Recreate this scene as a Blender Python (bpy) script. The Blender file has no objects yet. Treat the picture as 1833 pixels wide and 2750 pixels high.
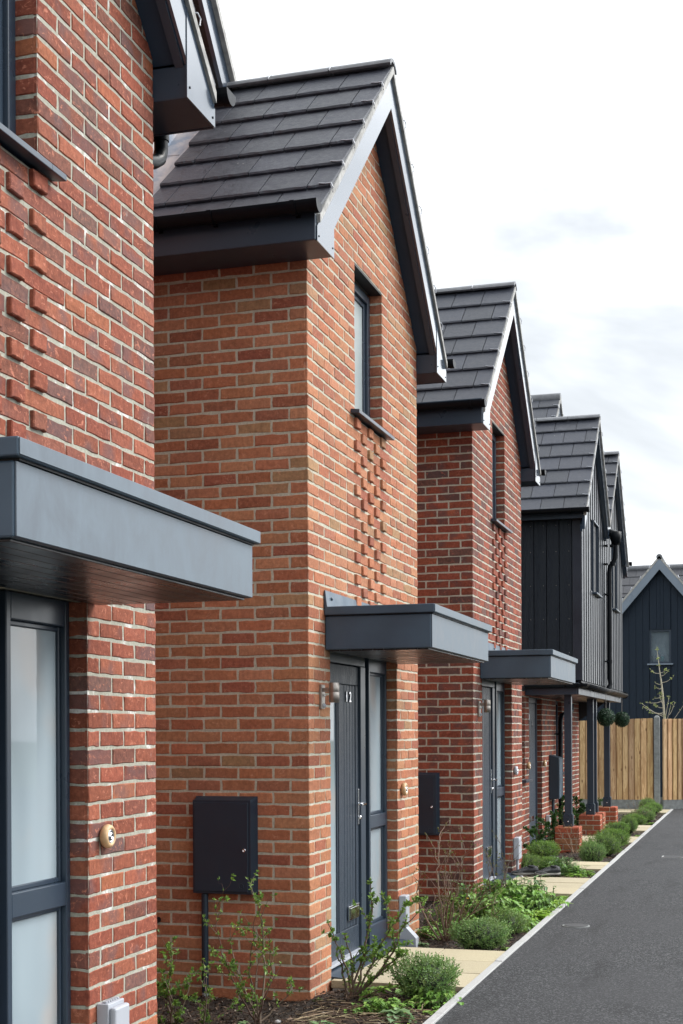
import bpy, math, random
from mathutils import Vector, Matrix
R = random.Random
rad = math.radians
scn = bpy.context.scene
COL = scn.collection

# ------------------------------------------------------------------ helpers
class MB:
    """collects faces and links them as ONE mesh object"""
    def __init__(s):
        s.v = []; s.f = []; s.m = []; s.c = []; s.s = []
    def face(s, pts, m=0, c=(1, 1, 1, 1), sm=False):
        n = len(s.v); s.v += [tuple(p) for p in pts]
        s.f.append(tuple(range(n, n + len(pts)))); s.m.append(m); s.c.append(c); s.s.append(sm)
    def idx(s, pts, faces, m=0, c=(1, 1, 1, 1), sm=False):
        n = len(s.v); s.v += [tuple(p) for p in pts]
        for f in faces:
            s.f.append(tuple(n + i for i in f)); s.m.append(m); s.c.append(c); s.s.append(sm)
    def box(s, x0, y0, z0, x1, y1, z1, m=0, c=(1, 1, 1, 1)):
        p = [(x0, y0, z0), (x1, y0, z0), (x1, y1, z0), (x0, y1, z0), (x0, y0, z1), (x1, y0, z1), (x1, y1, z1), (x0, y1, z1)]
        s.idx(p, [(3, 2, 1, 0), (4, 5, 6, 7), (0, 1, 5, 4), (1, 2, 6, 5), (2, 3, 7, 6), (3, 0, 4, 7)], m, c)
    def prism(s, a, b, m=0, c=(1, 1, 1, 1), sm=False):
        """solid between two matching outlines"""
        n = len(a)
        s.idx(list(a) + list(b), [tuple(range(n - 1, -1, -1)), tuple(range(n, 2 * n))], m, c)
        s.idx(list(a) + list(b), [(i, (i + 1) % n, n + (i + 1) % n, n + i) for i in range(n)], m, c, sm)
    def tube(s, pts, r, n=8, m=0, c=(1, 1, 1, 1), cap=True):
        pts = [Vector(p) for p in pts]; k = len(pts)
        rr = r if isinstance(r, (list, tuple)) else [r] * k
        vs = []; up = None
        for i, p in enumerate(pts):
            d = (pts[min(i + 1, k - 1)] - pts[max(i - 1, 0)])
            d = d.normalized() if d.length > 1e-9 else Vector((0, 0, 1))
            if up is None:
                up = Vector((0, 0, 1)) if abs(d.z) < .9 else Vector((1, 0, 0))
            a = d.cross(up)
            if a.length < 1e-6: a = d.cross(Vector((0, 1, .3)))
            a.normalize(); b = d.cross(a); up = -b if False else up
            for j in range(n):
                t = 2 * math.pi * j / n
                vs.append(p + a * (rr[i] * math.cos(t)) + b * (rr[i] * math.sin(t)))
        fs = []
        for i in range(k - 1):
            for j in range(n):
                fs.append((i * n + j, i * n + (j + 1) % n, (i + 1) * n + (j + 1) % n, (i + 1) * n + j))
        s.idx(vs, fs, m, c, True)
        if cap:
            s.face([vs[j] for j in range(n)], m, c); s.face([vs[(k - 1) * n + j] for j in range(n)], m, c)
    def lathe(s, prof, o, ax='z', n=24, m=0, c=(1, 1, 1, 1)):
        """prof = [(r, h)...] turned about an axis through o"""
        vs = []
        for r, h in prof:
            for j in range(n):
                t = 2 * math.pi * j / n; a, b = r * math.cos(t), r * math.sin(t)
                vs.append({'z': (o[0] + a, o[1] + b, o[2] + h), 'x': (o[0] + h, o[1] + a, o[2] + b), 'y': (o[0] + a, o[1] + h, o[2] + b)}[ax])
        fs = [(i * n + j, i * n + (j + 1) % n, (i + 1) * n + (j + 1) % n, (i + 1) * n + j) for i in range(len(prof) - 1) for j in range(n)]
        s.idx(vs, fs, m, c, True)
    def build(s, name, mats, parent=None, bev=0, loc=None):
        me = bpy.data.meshes.new(name)
        me.from_pydata(s.v, [], s.f)
        if not isinstance(mats, (list, tuple)): mats = [mats]
        for m in mats: me.materials.append(m)
        me.polygons.foreach_set('material_index', s.m)
        me.polygons.foreach_set('use_smooth', s.s)
        a = me.attributes.new('Col', 'FLOAT_COLOR', 'FACE')
        flat = []
        for c in s.c: flat += list(c) if len(c) == 4 else list(c) + [1.0]
        a.data.foreach_set('color', flat)
        me.update()
        o = bpy.data.objects.new(name, me); COL.objects.link(o)
        if parent is not None: o.parent = parent
        if loc is not None: o.location = loc
        if bev:
            b = o.modifiers.new('edge', 'BEVEL'); b.width = bev; b.segments = 2; b.limit_method = 'ANGLE'; b.angle_limit = rad(40)
        return o

def tag(o, label, cat, group=None, kind=None):
    o['label'] = label; o['category'] = cat
    if group: o['group'] = group
    if kind: o['kind'] = kind
    return o
def empty(name, loc, label=None, cat=None, group=None, rz=0):
    o = bpy.data.objects.new(name, None); COL.objects.link(o); o.location = loc; o.rotation_euler = (0, 0, rz)
    o.empty_display_size = .1
    if label: tag(o, label, cat, group)
    return o
def copy_tree(o, parent=None, loc=None):
    c = o.copy(); COL.objects.link(c)
    if parent is not None: c.parent = parent
    if loc is not None: c.location = loc
    for ch in list(o.children): copy_tree(ch, c)
    return c

# ------------------------------------------------------------------ materials
class N:
    def __init__(s, name):
        s.mat = bpy.data.materials.new(name); s.mat.use_nodes = True
        s.t = s.mat.node_tree; s.t.nodes.clear()
        s.out = s.t.nodes.new('ShaderNodeOutputMaterial'); s.b = s.t.nodes.new('ShaderNodeBsdfPrincipled')
        s.t.links.new(s.b.outputs[0], s.out.inputs[0])
        s.tc = s.t.nodes.new('ShaderNodeTexCoord')
    def L(s, a, b): s.t.links.new(a, b)
    def set(s, **k):
        for n, v in k.items():
            i = s.b.inputs[n.replace('_', ' ')]
            if hasattr(v, 'links'): s.L(v, i)
            else: i.default_value = (*v, 1) if isinstance(v, tuple) and len(v) == 3 else v
    def co(s, scale=(1, 1, 1), which='Object', rot=(0, 0, 0)):
        m = s.t.nodes.new('ShaderNodeMapping'); m.inputs['Scale'].default_value = scale; m.inputs['Rotation'].default_value = rot
        s.L(s.tc.outputs[which], m.inputs[0]); return m.outputs[0]
    def noise(s, sc, det=3, rough=.55, vec=None, dist=0):
        n = s.t.nodes.new('ShaderNodeTexNoise'); n.inputs['Scale'].default_value = sc; n.inputs['Detail'].default_value = det
        n.inputs['Roughness'].default_value = rough; n.inputs['Distortion'].default_value = dist
        s.L(vec if vec is not None else s.tc.outputs['Object'], n.inputs['Vector']); return n.outputs['Fac']
    def voro(s, sc, vec=None, out='Distance', feat='F1'):
        n = s.t.nodes.new('ShaderNodeTexVoronoi'); n.feature = feat; n.inputs['Scale'].default_value = sc
        s.L(vec if vec is not None else s.tc.outputs['Object'], n.inputs['Vector']); return n.outputs[out]
    def rng(s, v, a, b, c=0., d=1.):
        n = s.t.nodes.new('ShaderNodeMapRange'); n.interpolation_type = 'SMOOTHSTEP'
        s.L(v, n.inputs[0])
        for i, q in zip((1, 2, 3, 4), (a, b, c, d)): n.inputs[i].default_value = q
        return n.outputs[0]
    def math(s, op, a, b=0.):
        n = s.t.nodes.new('ShaderNodeMath'); n.operation = op
        for i, q in ((0, a), (1, b)):
            if hasattr(q, 'links'): s.L(q, n.inputs[i])
            else: n.inputs[i].default_value = q
        return n.outputs[0]
    def mix(s, f, a, b, mode='MIX'):
        n = s.t.nodes.new('ShaderNodeMix'); n.data_type = 'RGBA'; n.blend_type = mode
        for i, q in ((0, f), (6, a), (7, b)):
            if hasattr(q, 'links'): s.L(q, n.inputs[i])
            else: n.inputs[i].default_value = (*q, 1) if isinstance(q, tuple) else q
        return n.outputs[2]
    def attr(s):
        n = s.t.nodes.new('ShaderNodeAttribute'); n.attribute_name = 'Col'; return n.outputs['Color'], n.outputs['Alpha']
    def bump(s, h, st=.3, d=.01):
        n = s.t.nodes.new('ShaderNodeBump'); n.inputs['Strength'].default_value = st; n.inputs['Distance'].default_value = d
        s.L(h, n.inputs['Height']); s.L(n.outputs[0], s.b.inputs['Normal'])

def paint(name, c, rough=.4, var=.12, vs=3., bump=0., bs=200., spec=.5, metal=0., rv=.08, coat=0.):
    n = N(name); f = n.noise(vs, 5, .6)
    n.set(Base_Color=n.mix(n.rng(f, .3, .7), tuple(q * (1 - var) for q in c), tuple(min(1, q * (1 + var)) for q in c)),
          Roughness=n.rng(n.noise(vs * 1.7, 4), .3, .7, rough - rv, rough + rv), Metallic=metal)
    n.b.inputs['Specular IOR Level'].default_value = spec
    n.b.inputs['Coat Weight'].default_value = coat; n.b.inputs['Coat Roughness'].default_value = .06
    if bump: n.bump(n.noise(bs, 3), bump, .004)
    return n.mat

def brick_mat(name, flash, fl_col, pale, pale_col, white=0.):
    n = N(name); c, a = n.attr()
    n1 = n.noise(11, 4, .6); n2 = n.noise(42, 4, .65); n3 = n.noise(330, 3, .7)
    streak = n.noise(30, 3, .6, n.co((2.2, 2.2, .5)))
    # every brick has its own tone, mottled inside
    col = n.mix(n.rng(n2, .25, .75), n.mix(.34, c, (0.03, 0.012, 0.01)), n.mix(.13, c, (.62, .24, .13)))
    col = n.mix(n.rng(streak, .3, .7, 0, .35), col, n.mix(.5, col, (.10, .035, .025)))
    fm = n.math('MULTIPLY', n.rng(n.math('ADD', n.noise(7, 2, .4), n.math('MULTIPLY', a, .42)), .74, .98), flash)
    col = n.mix(fm, col, fl_col)
    pm = n.math('MULTIPLY', n.rng(n.noise(26, 5, .7, n.co((1, 1, 1.3)), 1.2), .56, .68), pale)
    col = n.mix(pm, col, pale_col)
    if white: col = n.mix(n.rng(n.noise(7, 6, .75), .64, .72, 0, white), col, (.6, .55, .5))
    n.set(Base_Color=col, Roughness=.85)
    n.b.inputs['Specular IOR Level'].default_value = .22
    n.bump(n.math('ADD', n.math('MULTIPLY', n3, .5), n2), .55, .006)
    return n.mat

def mortar_mat(name, c, white):
    n = N(name); f = n.noise(60, 5, .7); g = n.noise(5, 6, .7)
    col = n.mix(n.rng(f, .3, .7), tuple(q * .72 for q in c), c)
    col = n.mix(n.rng(g, .55, .66, 0, white), col, (.78, .77, .75))
    n.set(Base_Color=col, Roughness=.95); n.bump(n.noise(260, 4, .7), .7, .006)
    n.b.inputs['Specular IOR Level'].default_value = .2
    return n.mat

M = {}
M['brickA'] = brick_mat('deep_red_brick', .55, (.105, .078, .082), .85, (.50, .19, .12), .25)
M['brickB'] = brick_mat('orange_brick', .16, (.16, .07, .05), .55, (.55, .27, .17), .0)
M['brickC'] = brick_mat('dark_red_brick', .65, (.085, .058, .058), .75, (.40, .13, .085), .18)
M['mortarA'] = mortar_mat('mortar_grey', (.44, .43, .355), .75)
M['mortarB'] = mortar_mat('mortar_buff', (.54, .515, .41), .25)
M['mortarC'] = mortar_mat('mortar_pale', (.49, .47, .385), .45)
M['pvc'] = paint('anthracite_pvc', (.027, .042, .063), .32, .05, 2, spec=.45, rv=.05)
M['board'] = paint('gloss_anthracite_board', (.026, .042, .066), .17, .05, 2, spec=.6, rv=.04, coat=.5)
M['pvc_light'] = paint('blue_grey_board', (.16, .20, .25), .35, .08, 2)
M['black'] = paint('black_gutter_plastic', (.004, .0055, .008), .38, .1, 4, spec=.14)
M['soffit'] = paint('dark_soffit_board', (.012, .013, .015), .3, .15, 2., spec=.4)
M['under'] = paint('blue_grey_soffit', (.034, .052, .080), .55, .1, 2, spec=.2)
M['trim'] = paint('near_black_trim', (.014, .018, .028), .4, .1, 4, spec=.35)
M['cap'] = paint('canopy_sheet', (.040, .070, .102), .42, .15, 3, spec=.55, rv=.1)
M['door'] = None
M['concrete'] = paint('verge_cement', (.34, .335, .32), .9, .28, 14, .4, 150)
M['white'] = paint('white_plastic', (.38, .40, .44), .4, .06)
M['steel'] = paint('brushed_steel', (.34, .31, .28), .42, .1, 30, metal=1.)
M['chrome'] = paint('chrome', (.75, .76, .78), .08, .03, metal=1., rv=.03)
M['dark'] = paint('dark_interior', (.01, .011, .013), .6, .2)
M['ring'] = paint('pale_wood_ring', (.55, .36, .19), .45, .15, 30)
M['shadowgap'] = paint('black_shadow_gap', (.006, .006, .007), .6, .1)  # near-black colour stands in for the shade of narrow gaps
M['clay'] = paint('teal_cup_glaze', (.15, .5, .52), .3, .1)

def zinc():
    n = N('weathered_skylit_fascia'); f = n.noise(5, 6, .62, n.co((1, 1, .8)), .6); g = n.noise(1.3, 4, .6)  # weathering blotches and streaks, lightened to paint sky sheen on front faces
    v = n.math('ADD', n.math('ADD', n.math('MULTIPLY', f, .5), n.math('MULTIPLY', g, .35)), n.math('MULTIPLY', n.noise(16, 4, .6, n.co((1, 1, .12))), .15))
    n.set(Base_Color=n.mix(n.rng(v, .38, .62), (.042, .064, .088), (.105, .14, .172)), Roughness=n.rng(v, .38, .62, .34, .52))
    n.b.inputs['Specular IOR Level'].default_value = .6
    return n.mat
M['post'] = paint('post_concrete', (.20, .21, .205), .9, .2, 12, .4, 150)
M['zinc'] = zinc()

def slate():
    n = N('slate_tile'); c, a = n.attr(); f = n.noise(22, 5, .7); g = n.noise(5, 5, .6)
    col = n.mix(n.rng(f, .3, .7), n.mix(.25, c, (.010, .011, .014)), n.mix(.15, c, (.13, .14, .165)))
    col = n.mix(n.rng(g, .55, .75, 0, .35), col, (.085, .09, .105))
    spot = n.rng(n.voro(9, n.co((1, 1, 1))), .035, .05, 1, 0)
    col = n.mix(n.math('MULTIPLY', spot, n.rng(n.noise(1.7, 2), .5, .6, 0, .8)), col, (.5, .5, .47))
    n.set(Base_Color=col, Roughness=n.rng(f, .3, .7, .42, .62))
    n.bump(n.math('ADD', n.noise(45, 5, .7), n.math('MULTIPLY', n.noise(12, 4), .8)), .5, .006)
    return n.mat
M['slate'] = slate()
M['ridge'] = paint('ridge_tile_grey', (.12, .125, .135), .5, .2, 12, .3, 120)

def lead():
    n = N('lead_sheet'); f = n.noise(2.6, 6, .65, n.co((1, 1, .5)), 1.0); g = n.noise(9, 5, .6)
    col = n.mix(n.rng(f, .35, .65), (.17, .21, .27), (.42, .38, .37)); col = n.mix(n.rng(g, .5, .75, 0, .4), col, (.5, .48, .47))
    n.set(Base_Color=col, Roughness=.5, Metallic=.25); n.bump(n.noise(6, 4), .25, .02)
    return n.mat
M['lead'] = lead()

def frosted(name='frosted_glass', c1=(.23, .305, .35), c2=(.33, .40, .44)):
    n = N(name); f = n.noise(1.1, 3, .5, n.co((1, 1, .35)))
    g = n.noise(2.3, 2, .4, n.co((1, 1, .8)))  # tone drift and warm patches paint blurred reflections and room glow into the pane
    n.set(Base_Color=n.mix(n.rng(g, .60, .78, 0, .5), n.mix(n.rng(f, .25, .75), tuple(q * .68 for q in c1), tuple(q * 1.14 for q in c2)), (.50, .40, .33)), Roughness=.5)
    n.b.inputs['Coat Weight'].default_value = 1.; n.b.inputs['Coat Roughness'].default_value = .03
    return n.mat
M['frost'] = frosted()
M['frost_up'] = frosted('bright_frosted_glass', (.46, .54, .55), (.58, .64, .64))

def window_glass():
    n = N('window_glass')
    n.set(Base_Color=(.13, .17, .20), Roughness=.04)
    n.b.inputs['Specular IOR Level'].default_value = .7
    tr = n.t.nodes.new('ShaderNodeBsdfTransparent'); mx = n.t.nodes.new('ShaderNodeMixShader'); mx.inputs[0].default_value = .42
    n.L(tr.outputs[0], mx.inputs[1]); n.L(n.b.outputs[0], mx.inputs[2]); n.L(mx.outputs[0], n.out.inputs[0])
    return n.mat
M['glass'] = window_glass()

def woodgrain(name, base, hi, bst=.5, rough=.36, sc=1., spec=.5):
    """dark painted board with an embossed grain"""
    n = N(name)
    v = n.co((14 * sc, 14 * sc, 1.1 * sc)); f = n.noise(1, 5, .6, v, 1.6)
    w = n.math('SINE', n.math('MULTIPLY', f, 46.))
    n.set(Base_Color=n.mix(n.rng(w, -.9, .9, 0, .5), base, hi), Roughness=n.rng(w, -1, 1, rough - .05, rough + .08))
    n.b.inputs['Specular IOR Level'].default_value = spec
    n.bump(w, bst, .003)
    return n.mat
M['door'] = woodgrain('grey_grained_door', (.022, .034, .052), (.032, .046, .067), .30, .38, 1.6, .4)
M['clad'] = woodgrain('black_grained_cladding', (.005, .009, .015), (.008, .012, .020), .45, .45, 1., .22)
M['clad_street'] = paint('black_street_cladding', (.010, .014, .021), .34, .1, 6, spec=.5, coat=.12, rv=.03)
M['clad_far'] = woodgrain('charcoal_cladding', (.009, .017, .029), (.014, .023, .037), .25, .6, 1., .2)

def timber(name, c1, c2):
    n = N(name); c, a = n.attr()
    v = n.co((9, 9, .55)); f = n.noise(2.2, 5, .6, v, 1.2); w = n.math('SINE', n.math('MULTIPLY', f, 30.))
    col = n.mix(n.rng(w, -.9, .9), c1, c2)
    col = n.mix(1., col, c, 'MULTIPLY')
    k = n.voro(5.2, n.co((1.5, 1.5, .62)))
    col = n.mix(n.rng(k, .05, .16, .85, 0), col, (.14, .065, .025))
    col = n.mix(n.rng(n.noise(2.2, 4, .6, n.co((3, 3, .6))), .5, .72, 0, .45), col, (.24, .115, .048))
    n.set(Base_Color=col, Roughness=.8); n.bump(w, .3, .003)
    return n.mat
M['timber'] = timber('new_fence_timber', (.46, .275, .135), (.64, .43, .235))

def asphalt():
    n = N('asphalt'); a = n.noise(95, 5, .85); v = n.voro(120, out='Color'); g = n.noise(.8, 5, .6)
    bw = n.t.nodes.new('ShaderNodeSeparateColor'); n.L(v, bw.inputs[0])
    col = n.mix(n.rng(a, .3, .7), (.009, .0095, .0105), (.040, .042, .045))
    col = n.mix(n.rng(bw.outputs[0], .70, .92, 0, .85), col, (.13, .133, .138))
    col = n.mix(n.rng(g, .35, .65, 0, .55), col, (.045, .046, .049))
    col = n.mix(n.rng(n.noise(2.6, 5, .65, n.co((1.6, .35, 1))), .52, .7, 0, .45), col, (.014, .014, .015))
    col = n.mix(n.rng(n.noise(9, 3, .5), .7, .74, 0, .3), col, (.035, .035, .036))
    n.set(Base_Color=col, Roughness=.82); n.b.inputs['Specular IOR Level'].default_value = .25; n.bump(n.math('ADD', a, bw.outputs[0]), .8, .006)
    return n.mat
M['asphalt'] = asphalt()
def flag():
    n = N('buff_paving'); c, a = n.attr(); f = n.noise(140, 4, .7); g = n.noise(3, 5, .6)
    col = n.mix(n.rng(f, .3, .7), (.33, .285, .185), (.45, .39, .265)); col = n.mix(1., col, c, 'MULTIPLY')
    col = n.mix(n.rng(g, .5, .75, 0, .4), col, (.30, .26, .18))
    n.set(Base_Color=col, Roughness=.9); n.bump(f, .4, .004); return n.mat
M['flag'] = flag()
def kerbm():
    n = N('kerb_concrete'); f = n.noise(120, 4, .7); g = n.noise(4, 6, .7)
    col = n.mix(n.rng(f, .3, .7), (.29, .29, .285), (.43, .43, .42)); col = n.mix(n.rng(g, .55, .7, 0, .6), col, (.24, .235, .22))
    n.set(Base_Color=col, Roughness=.9); n.bump(f, .5, .004); return n.mat
M['kerb'] = kerbm()
def soil():
    n = N('dark_soil'); f = n.noise(40, 6, .75); g = n.noise(3, 4)
    col = n.mix(n.rng(f, .3, .7), (.012, .009, .007), (.06, .042, .03)); col = n.mix(n.rng(g, .5, .7, 0, .5), col, (.05, .034, .024))
    n.set(Base_Color=col, Roughness=.95); n.bump(f, 1., .03); return n.mat
M['soil'] = soil()
def attr_mat(name, rough=.6, trans=0., spec=.4):
    n = N(name); c, a = n.attr(); n.set(Base_Color=c, Roughness=rough); n.b.inputs['Specular IOR Level'].default_value = spec
    if trans:
        t = n.t.nodes.new('ShaderNodeBsdfTranslucent'); n.L(c, t.inputs[0]); mx = n.t.nodes.new('ShaderNodeMixShader'); mx.inputs[0].default_value = trans
        n.L(n.b.outputs[0], mx.inputs[1]); n.L(t.outputs[0], mx.inputs[2]); n.L(mx.outputs[0], n.out.inputs[0])
    return n.mat
M['chip'] = attr_mat('bark_chip', .9, 0, .2)
M['leaf'] = attr_mat('leaf', .42, .25)
M['twig'] = attr_mat('twig_bark', .8)
def grass_ground():
    n = N('rough_ground'); f = n.noise(3, 5, .6)
    n.set(Base_Color=n.mix(n.rng(f, .3, .7), (.05, .06, .025), (.09, .10, .05)), Roughness=.95); return n.mat
M['ground'] = grass_ground()

PAL = {
 'A': [((.275, .074, .042), 8), ((.240, .061, .036), 5), ((.315, .095, .054), 5), ((.21, .070, .048), 2.5), ((.14, .078, .070), 1.0), ((.165, .066, .048), 1.4), ((.38, .12, .058), 1)],
 'B': [((.455, .186, .096), 6), ((.42, .155, .078), 5), ((.485, .222, .118), 5), ((.365, .146, .085), 3), ((.395, .235, .125), 1.4), ((.335, .112, .066), 2)],
 'C': [((.265, .064, .037), 6), ((.22, .053, .033), 5), ((.30, .082, .046), 3), ((.16, .055, .042), 3), ((.11, .060, .054), 1.8)]}
def pick(pal, r):
    t = r.uniform(0, sum(w for _, w in pal))
    for c, w in pal:
        t -= w
        if t <= 0: break
    k = r.uniform(.86, 1.14); return (c[0] * k, c[1] * k * r.uniform(.94, 1.06), c[2] * k, r.random())

# ------------------------------------------------------------------ brickwork
BH, BL, JT = .075, .225, .0115
def one_brick(mb, P, a, b, z0, z1, c, r, d=0., det=2):
    j = .0026; ch = .0042
    def ring(e, dep, jit):
        pts = []
        for (u0_, v0_, u1_, v1_, k) in ((a + e, z0 + e, b - e, z0 + e, 4), (b - e, z0 + e, b - e, z1 - e, 2), (b - e, z1 - e, a + e, z1 - e, 4), (a + e, z1 - e, a + e, z0 + e, 2)):
            if det < 2: k = 1
            for i in range(k):
                t = i / k; pts.append((u0_ + (u1_ - u0_) * t, v0_ + (v1_ - v0_) * t, dep))
        return pts
    base = ring(0, -.016, 0); mid = ring(0, d - ch, 0); top = ring(ch, d, 0)
    tilt = (r.uniform(-.0012, .0012), r.uniform(-.0012, .0012)); off = r.uniform(-.0006, .0014)
    n = len(base); js = [(r.uniform(-j, j), r.uniform(-j, j)) for _ in range(n)]
    if n > 4:
        for i in range(n): js[i] = (js[i][0], js[i][1])
    V = []
    for pts in (base, mid, top):
        for i, (u, v, dd) in enumerate(pts):
            k = off + tilt[0] * (1 if u > (a + b) / 2 else -1) + tilt[1] * (1 if v > (z0 + z1) / 2 else -1)
            V.append(P(u + js[i][0], v + js[i][1], dd + (k if pts is not base else 0)))
    F = [tuple(range(2 * n, 3 * n))]
    for q in (0, n):
        F += [(q + i, q + (i + 1) % n, q + n + (i + 1) % n, q + n + i) for i in range(n)]
    mb.idx(V, F, 0, c)

def brickwork(mb, P, u0, u1, r0, r1, phase, pal, r, holes=(), topz=None, panel=None, corner=None, header_only=False, det=2, mort=-.0028, endcut=0.):
    """courses r0..r1 between u0 and u1; holes = (ua, ub, za, zb); panel = (cols, za, zb) of projecting headers"""
    for row in range(r0, r1):
        za, zb = row * BH + JT / 2, (row + 1) * BH - JT / 2
        zc = (za + zb) / 2
        segs = []
        if header_only: segs = [(u0, u1)]
        else:
            off = phase + (0.5 * BL if row % 2 else 0)
            k = math.floor((u0 - off) / BL) - 1
            u = off + k * BL
            while u < u1:
                segs.append((u, u + BL - JT)); u += BL
        pj = {}
        if panel and panel[1] < zc < panel[2]:
            cols = panel[0]; lo, hi = min(cols) - .17, max(cols) + .28
            keep = []
            for s in segs:
                if s[1] <= lo or s[0] >= hi: keep.append(s)
                else:
                    if s[0] < lo - .03: keep.append((s[0], lo - .01))
                    if s[1] > hi + .03: keep.append((hi, s[1]))
            mine = [c for i, c in enumerate(cols) if i % 2 == row % 2]
            cur = lo
            for c in mine:
                if c - .01 - cur > .03: keep.append((cur, c - .01))
                keep.append((c, c + .1025)); pj[round(c, 3)] = 1; cur = c + .1125
            if hi - .01 - cur > .03: keep.append((cur, hi - .01))
            segs = keep
        hs = [h for h in holes if h[2] < zc < h[3]]
        allp = []
        for (a, b) in segs:
            isp = round(a, 3) in pj
            a0, b0 = max(a, u0), min(b, u1 - endcut)
            parts = [(a0, b0)]
            for h in hs:
                q = []
                for (x, y) in parts:
                    if y <= h[0] or x >= h[1]: q.append((x, y)); continue
                    if x < h[0]: q.append((x, h[0]))
                    if y > h[1]: q.append((h[1], y))
                parts = q
            allp += [(x, y, isp) for (x, y) in parts if y - x > .004]
        allp.sort(); q = []
        for (x, y, isp) in allp:                      # slivers next to an opening join the brick beside them
            if q and x - q[-1][1] < .02 and not isp and not q[-1][2] and (y - x < .055 or q[-1][1] - q[-1][0] < .055): q[-1] = (q[-1][0], y, False)
            else: q.append((x, y, isp))
        for (x, y, isp) in q:
            if 1:
                if y - x < .028: continue
                if topz and za > topz((x + y) / 2): continue
                c = None
                if corner:
                    for (cu, key) in corner:
                        if min(abs(x - cu), abs(y - cu)) < .03: c = pick(pal, R('%s%d' % (key, row)))
                if c is None: c = pick(pal, r)
                one_brick(mb, P, x, y, za, zb, c, r, (r.uniform(.015, .021) if isp else 0.), det)

def mortar_sheet(mb, P, u0, u1, z0, z1, holes, m=1, topz=None, d=-.0028):
    us = sorted({u0, u1, *[h[0] for h in holes], *[h[1] for h in holes]}); zs = sorted({z0, z1, *[h[2] for h in holes], *[h[3] for h in holes]})
    us = [u for u in us if u0 <= u <= u1]; zs = [z for z in zs if z0 <= z <= z1]
    for i in range(len(us) - 1):
        for j in range(len(zs) - 1):
            uc, zc = (us[i] + us[i + 1]) / 2, (zs[j] + zs[j + 1]) / 2
            if any(h[0] < uc < h[1] and h[2] < zc < h[3] for h in holes): continue
            mb.face([P(us[i], zs[j], d), P(us[i + 1], zs[j], d), P(us[i + 1], zs[j + 1], d), P(us[i], zs[j + 1], d)], m)

# ------------------------------------------------------------------ roof tiles
def tiles(mb, xf, xb, yc, s, apex, slope, eave, gauge, w, r, tone=(.022, .026, .038), rows=None):
    A = math.atan(slope); L = eave / math.cos(A); ca, sa = math.cos(A), math.sin(A)
    def Q(x, D, h): return (x, yc + s * (D * ca + h * sa), apex - D * sa + h * ca)
    row = 0; D1 = L
    while D1 > .12:
        D0 = max(.02, D1 - gauge - .05)
        x = xf + (w * .5 if row % 2 else 0)
        while x > xb:
            xa, xe = min(x, xf), max(x - w + .007, xb)
            x -= w
            if xa - xe < .02: continue
            k = r.uniform(.82, 1.2); c = (tone[0] * k, tone[1] * k, tone[2] * k * r.uniform(.95, 1.05), r.random())
            n = 9; lo_t = []; lo_m = []; lo_b = []; up = []; up2 = []
            lift = r.uniform(-.0015, .002)
            for i in range(n + 1):
                xx = xa + (xe - xa) * i / n
                jg = r.uniform(-.006, .004)
                lo_t.append(Q(xx, D1 - .012 + jg * 1.2, .031 + lift)); lo_m.append(Q(xx, D1 + jg * .5, .022 + lift + r.uniform(-.002, .002))); lo_b.append(Q(xx, D1 - .002, .009 + lift)); up.append(Q(xx, D0, .004))
                up2.append(Q(xx, D0, -.008))
            for i in range(n):
                mb.face([up[i], up[i + 1], lo_t[i + 1], lo_t[i]], 0, c)
                mb.face([lo_t[i], lo_t[i + 1], lo_m[i + 1], lo_m[i]], 0, c); mb.face([lo_m[i], lo_m[i + 1], lo_b[i + 1], lo_b[i]], 0, c)
                mb.face([lo_b[i], lo_b[i + 1], up2[i + 1], up2[i]], 0, c)
            for i in (0, n): mb.face([up[i], lo_t[i], lo_m[i], lo_b[i], up2[i]], 0, c)
        D1 -= gauge; row += 1

def slope_strip(mb, x0, x1, yc, s, y0, y1, zt, th, slope, m=0):
    """board following the roof slope: x0..x1 thick, from |y|=y0 to y1, top at zt - slope*|y|, th tall"""
    q = lambda x, y, t: (x, yc + s * y, zt - slope * y - t)
    mb.prism([q(x0, y0, 0), q(x0, y1, 0), q(x0, y1, th), q(x0, y0, th)], [q(x1, y0, 0), q(x1, y1, 0), q(x1, y1, th), q(x1, y0, th)], m)

def gutter_mesh(x0, x1, yc, s, zt, r=.056):
    """half-round gutter along x with end stop at x1"""
    mb = MB(); n = 12
    def arc(x, rr): return [(x, yc + s * rr * -math.cos(math.pi * i / n), zt - rr * math.sin(math.pi * i / n) * 1.05) for i in range(n + 1)]
    o0, o1, i0, i1 = arc(x0, r), arc(x1, r), arc(x0, r - .004), arc(x1, r - .004)
    for i in range(n):
        mb.face([o0[i], o0[i + 1], o1[i + 1], o1[i]], 0, sm=True); mb.face([i0[i], i0[i + 1], i1[i + 1], i1[i]], 0, sm=True)
    for k in (0, n): mb.face([o0[k], o1[k], i1[k], i0[k]])
    return mb
def gutter_cap(x1, yc, s, zt, r=.060):
    mb = MB(); n = 14
    a = [(x1 - .03, yc - s * r * math.cos(math.pi * i / n), zt - r * math.sin(math.pi * i / n) * 1.05) for i in range(n + 1)]
    b = [(x1 + .006, p[1], p[2]) for p in a]
    mb.prism([(p[0], p[1], p[2]) for p in a], b, 0)
    return mb
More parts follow.
